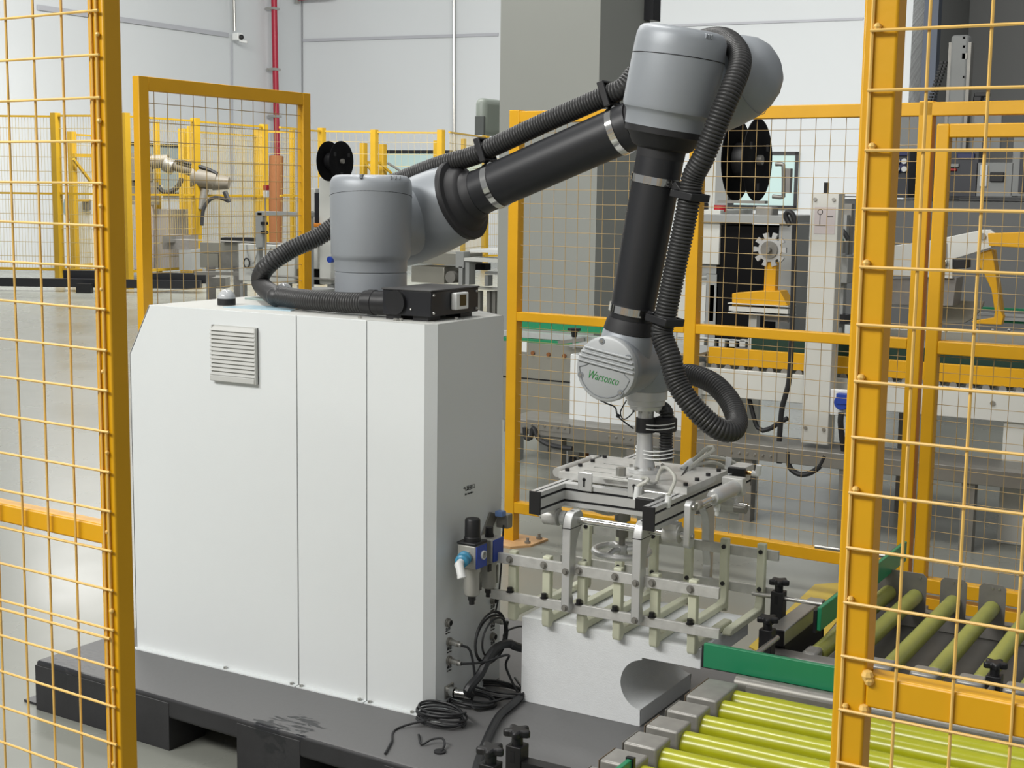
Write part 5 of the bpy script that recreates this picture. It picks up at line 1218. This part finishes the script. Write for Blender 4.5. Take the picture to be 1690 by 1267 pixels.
# inner guard frames of the far cell
fi=thing('far_guard_frame','inner yellow guard frame with a diagonal brace behind the far left fence','fence',(-19,17,0))
A=far_post(fi,118,217,0,23.0,.10);B=far_post(fi,180,219,0,24,.06); far_panel(fi,A,B)
a=atD(121,262,22.9);c=atD(150,300,23.3);MB().bar(a,c,.04,.04).build('brace',YELF,fi); MB().bar(atD(121,256,22.9),atD(165,257,23.6),.05,.05).build('brace',YELF,fi)
fi2=thing('far_guard_frame','inner yellow guard posts beside the far robot arm','fence',(-16,18,0))
A=far_post(fi2,258,201,0,23.5,.07);B=far_post(fi2,302,212,0,25.0,.13);C_=far_post(fi2,311,208,0,24.8,.04);D_=far_post(fi2,425,213,0,27,.13); E_=far_post(fi2,482,214,0,27,.08)
far_panel(fi2,B,D_,mid=True); far_panel(fi2,D_,E_)
fi3=thing('far_guard_frame','short yellow guard posts with braces behind the robot shoulder','fence',(-11,26,0))
A=far_post(fi3,600,236,0,27.5,.11);B=far_post(fi3,632,238,0,27.8,.11); C_=far_post(fi3,722,232,0,28,.12); D_=far_post(fi3,765,229,0,29,.08); 
MB().bar(atD(604,268,27.3),atD(628,269,27.6),.05,.05).build('brace',YELF,fi3); MB().bar(atD(604,270,27.3),atD(614,283,27.4),.04,.04).build('brace',YELF,fi3); MB().bar(atD(628,270,27.6),atD(646,286,27.8),.04,.04).build('brace',YELF,fi3)
# brown roll and blind
tag(MB().cyl(atD(454,420,26.0),atD(456,258,26.0),.13,seg=14).build('cardboard_roll',BROWN),'tall brown cardboard roll standing in the far corner','roll')
# far robot cell
fp=thing('far_pallet','black skid frame under the far robot cell at the left','pallet',(-17,16,0))
def fD(b,x0,y0,x1,y1,D,dep):
    a=atD(x0,y0,D);c=atD(x1,y1,D); z0_,z1_=sorted((a.z,c.z)); d=Vector((c.x-a.x,c.y-a.y,0)).normalized(); L=Vector((c.x-a.x,c.y-a.y,0)).length
    b.M=basis((a.x,a.y,0),d,(-d.y,d.x,0),(0,0,1)); b.box((0,0,max(0,z0_)),(L,dep,z1_)); b.M=None; return b
def pD(name,m,root,x0,y0,x1,y1,D,dep,bev=0): return fD(MB(),x0,y0,x1,y1,D,dep).build(name,m,root,bev)
pD('skid_beam',BLACKM,fp,-40,458,330,477,21.2,.15); pD('skid_block',BLACKM,fp,104,446,180,466,21.4,.15); pD('skid_block',BLACKM,fp,232,450,340,468,21.4,.15)
pD('skid_clamp',BLACK,fp,125,468,150,486,21.0,.1); 
fcab=thing('far_cabinet','far grey control cabinet with a sloped end and a small vent, left','cabinet',(-17,17,0))
def polyD(root,name,m,pts,D,dep,bev=0):
    P=[atD(x,y,D) for x,y in pts]; q=P[0]; 
    R=[((p-q).dot(_r0),p.z) for p in P]; b=MB(basis((q.x,q.y,0),_r0,_f0,(0,0,1))); b.prism(R,'y',0,dep); return b.build(name,m,root,bev)
polyD(fcab,'cabinet_body',WHITE2,[(125,335),(138,303),(245,305),(245,445),(125,445)],23.6,1.0)
polyD(fcab,'sloped_panel',mat('pale_blue_grey',(140,158,160),.4),[(101,345),(111,318),(126,335),(112,365)],23.5,.1)
pD('vent',DSTEEL,fcab,136,330,149,346,23.55,.03)
frb=thing('far_robot_arm','far cream robot arm with dark joints seen through the small mesh panel','robot',(-15,18,1))
def cD(name,m,x0,y0,x1,y1,D,r,r2=None): return MB().cyl(atD(x0,y0,D),atD(x1,y1,D),r,r2,seg=18).build(name,m,frb)
cD('base_column',mat('far_robot_mauve_grey',(168,160,160),.5),238,445,238,330,23.2,.16); cD('shoulder',BEIGE,232,300,232,255,23.2,.20); cD('shoulder_cap',BEIGE,232,268,278,266,23.2,.12,.11)
cD('dark_joint',DSTEEL,272,270,286,276,23.1,.12,.13); cD('upper_tube',BEIGE,284,272,322,284,23.1,.085); cD('elbow_shell',BEIGE,318,292,358,298,23.1,.18,.15); cD('elbow_cap',BEIGE,352,300,378,302,23.1,.14,.10)
cD('forearm',DSTEEL,338,312,330,345,23.1,.07,.05)
MB().tube(spline([atD(x,y,23.0) for x,y in ((290,264),(320,272),(345,280),(358,287))],.1),.03,8).build('arm_hose',CABLE,frb)
MB().tube(spline([atD(x,y,23.0) for x,y in ((262,308),(270,317),(285,315),(296,304),(300,294))],.1),.04,8).build('arm_hose',CABLE,frb)
MB().tube(spline([atD(x,y,23.0) for x,y in ((333,372),(336,345),(348,328),(362,326),(378,332))],.1),.03,8).build('tool_hose',CABLE,frb)
MB().tube([atD(371,316,23.0),atD(378,333,23.0)],.04,8).build('tool_tip',CABLE,frb)
pD('pedestal_block',mat('far_pedestal',(150,146,142),.6),frb,240,345,280,446,23.3,.6); pD('dark_box',DSTEEL,frb,216,300,256,338,23.1,.2)
fmx=thing('far_press','far grey press frame behind the small mesh panel','machine',(-14,18,0))
pD('press_body',GALV,fmx,268,388,312,412,22.4,.5); pD('press_body',GREYP,fmx,295,412,316,446,22.4,.5); pD('press_body',STB,fmx,330,400,392,418,19,.4); pD('dark_panel',DSTEEL,fmx,360,416,392,446,19,.3); pD('top_rail',BLACKM,fmx,364,392,420,401,18.8,.3); pD('side_plate',STB,fmx,330,418,360,442,19,.3)
pD('floor_beam',BM,fmx,320,448,500,456,18.5,.1); pD('valve_block',DSTEEL,fmx,348,458,372,476,17.8,.2); pD('valve_block',DSTEEL,fmx,270,388,282,400,22.2,.2)
for x in (340,385): pD('leg',GALV,fmx,x,440,x+5,500,19,.1)
wl=thing('wall_board','pale grey window board on the left wall behind the far robot','board',on_wall(250,280,'l'))
a=on_wall(205,234,'l');c=on_wall(298,322,'l'); d=Vector((c.x-a.x,c.y-a.y,0)); L=d.length; d.normalize()
MB(basis((a.x,a.y,0)+() if False else (a.x+n_.x*.05,a.y+n_.y*.05,0),d,n_,(0,0,1))).box((0,0,c.z),(L,.04,a.z)).build('board_face',mat('board_grey_blue',(160,172,172),.4),wl)
MB(basis((a.x+n_.x*.05,a.y+n_.y*.05,0),d,n_,(0,0,1))).box((0,.04,a.z-.06),(L,.07,a.z)).box((0,.04,c.z),(L,.07,c.z+.06)).build('board_frame',BLACKM,wl)
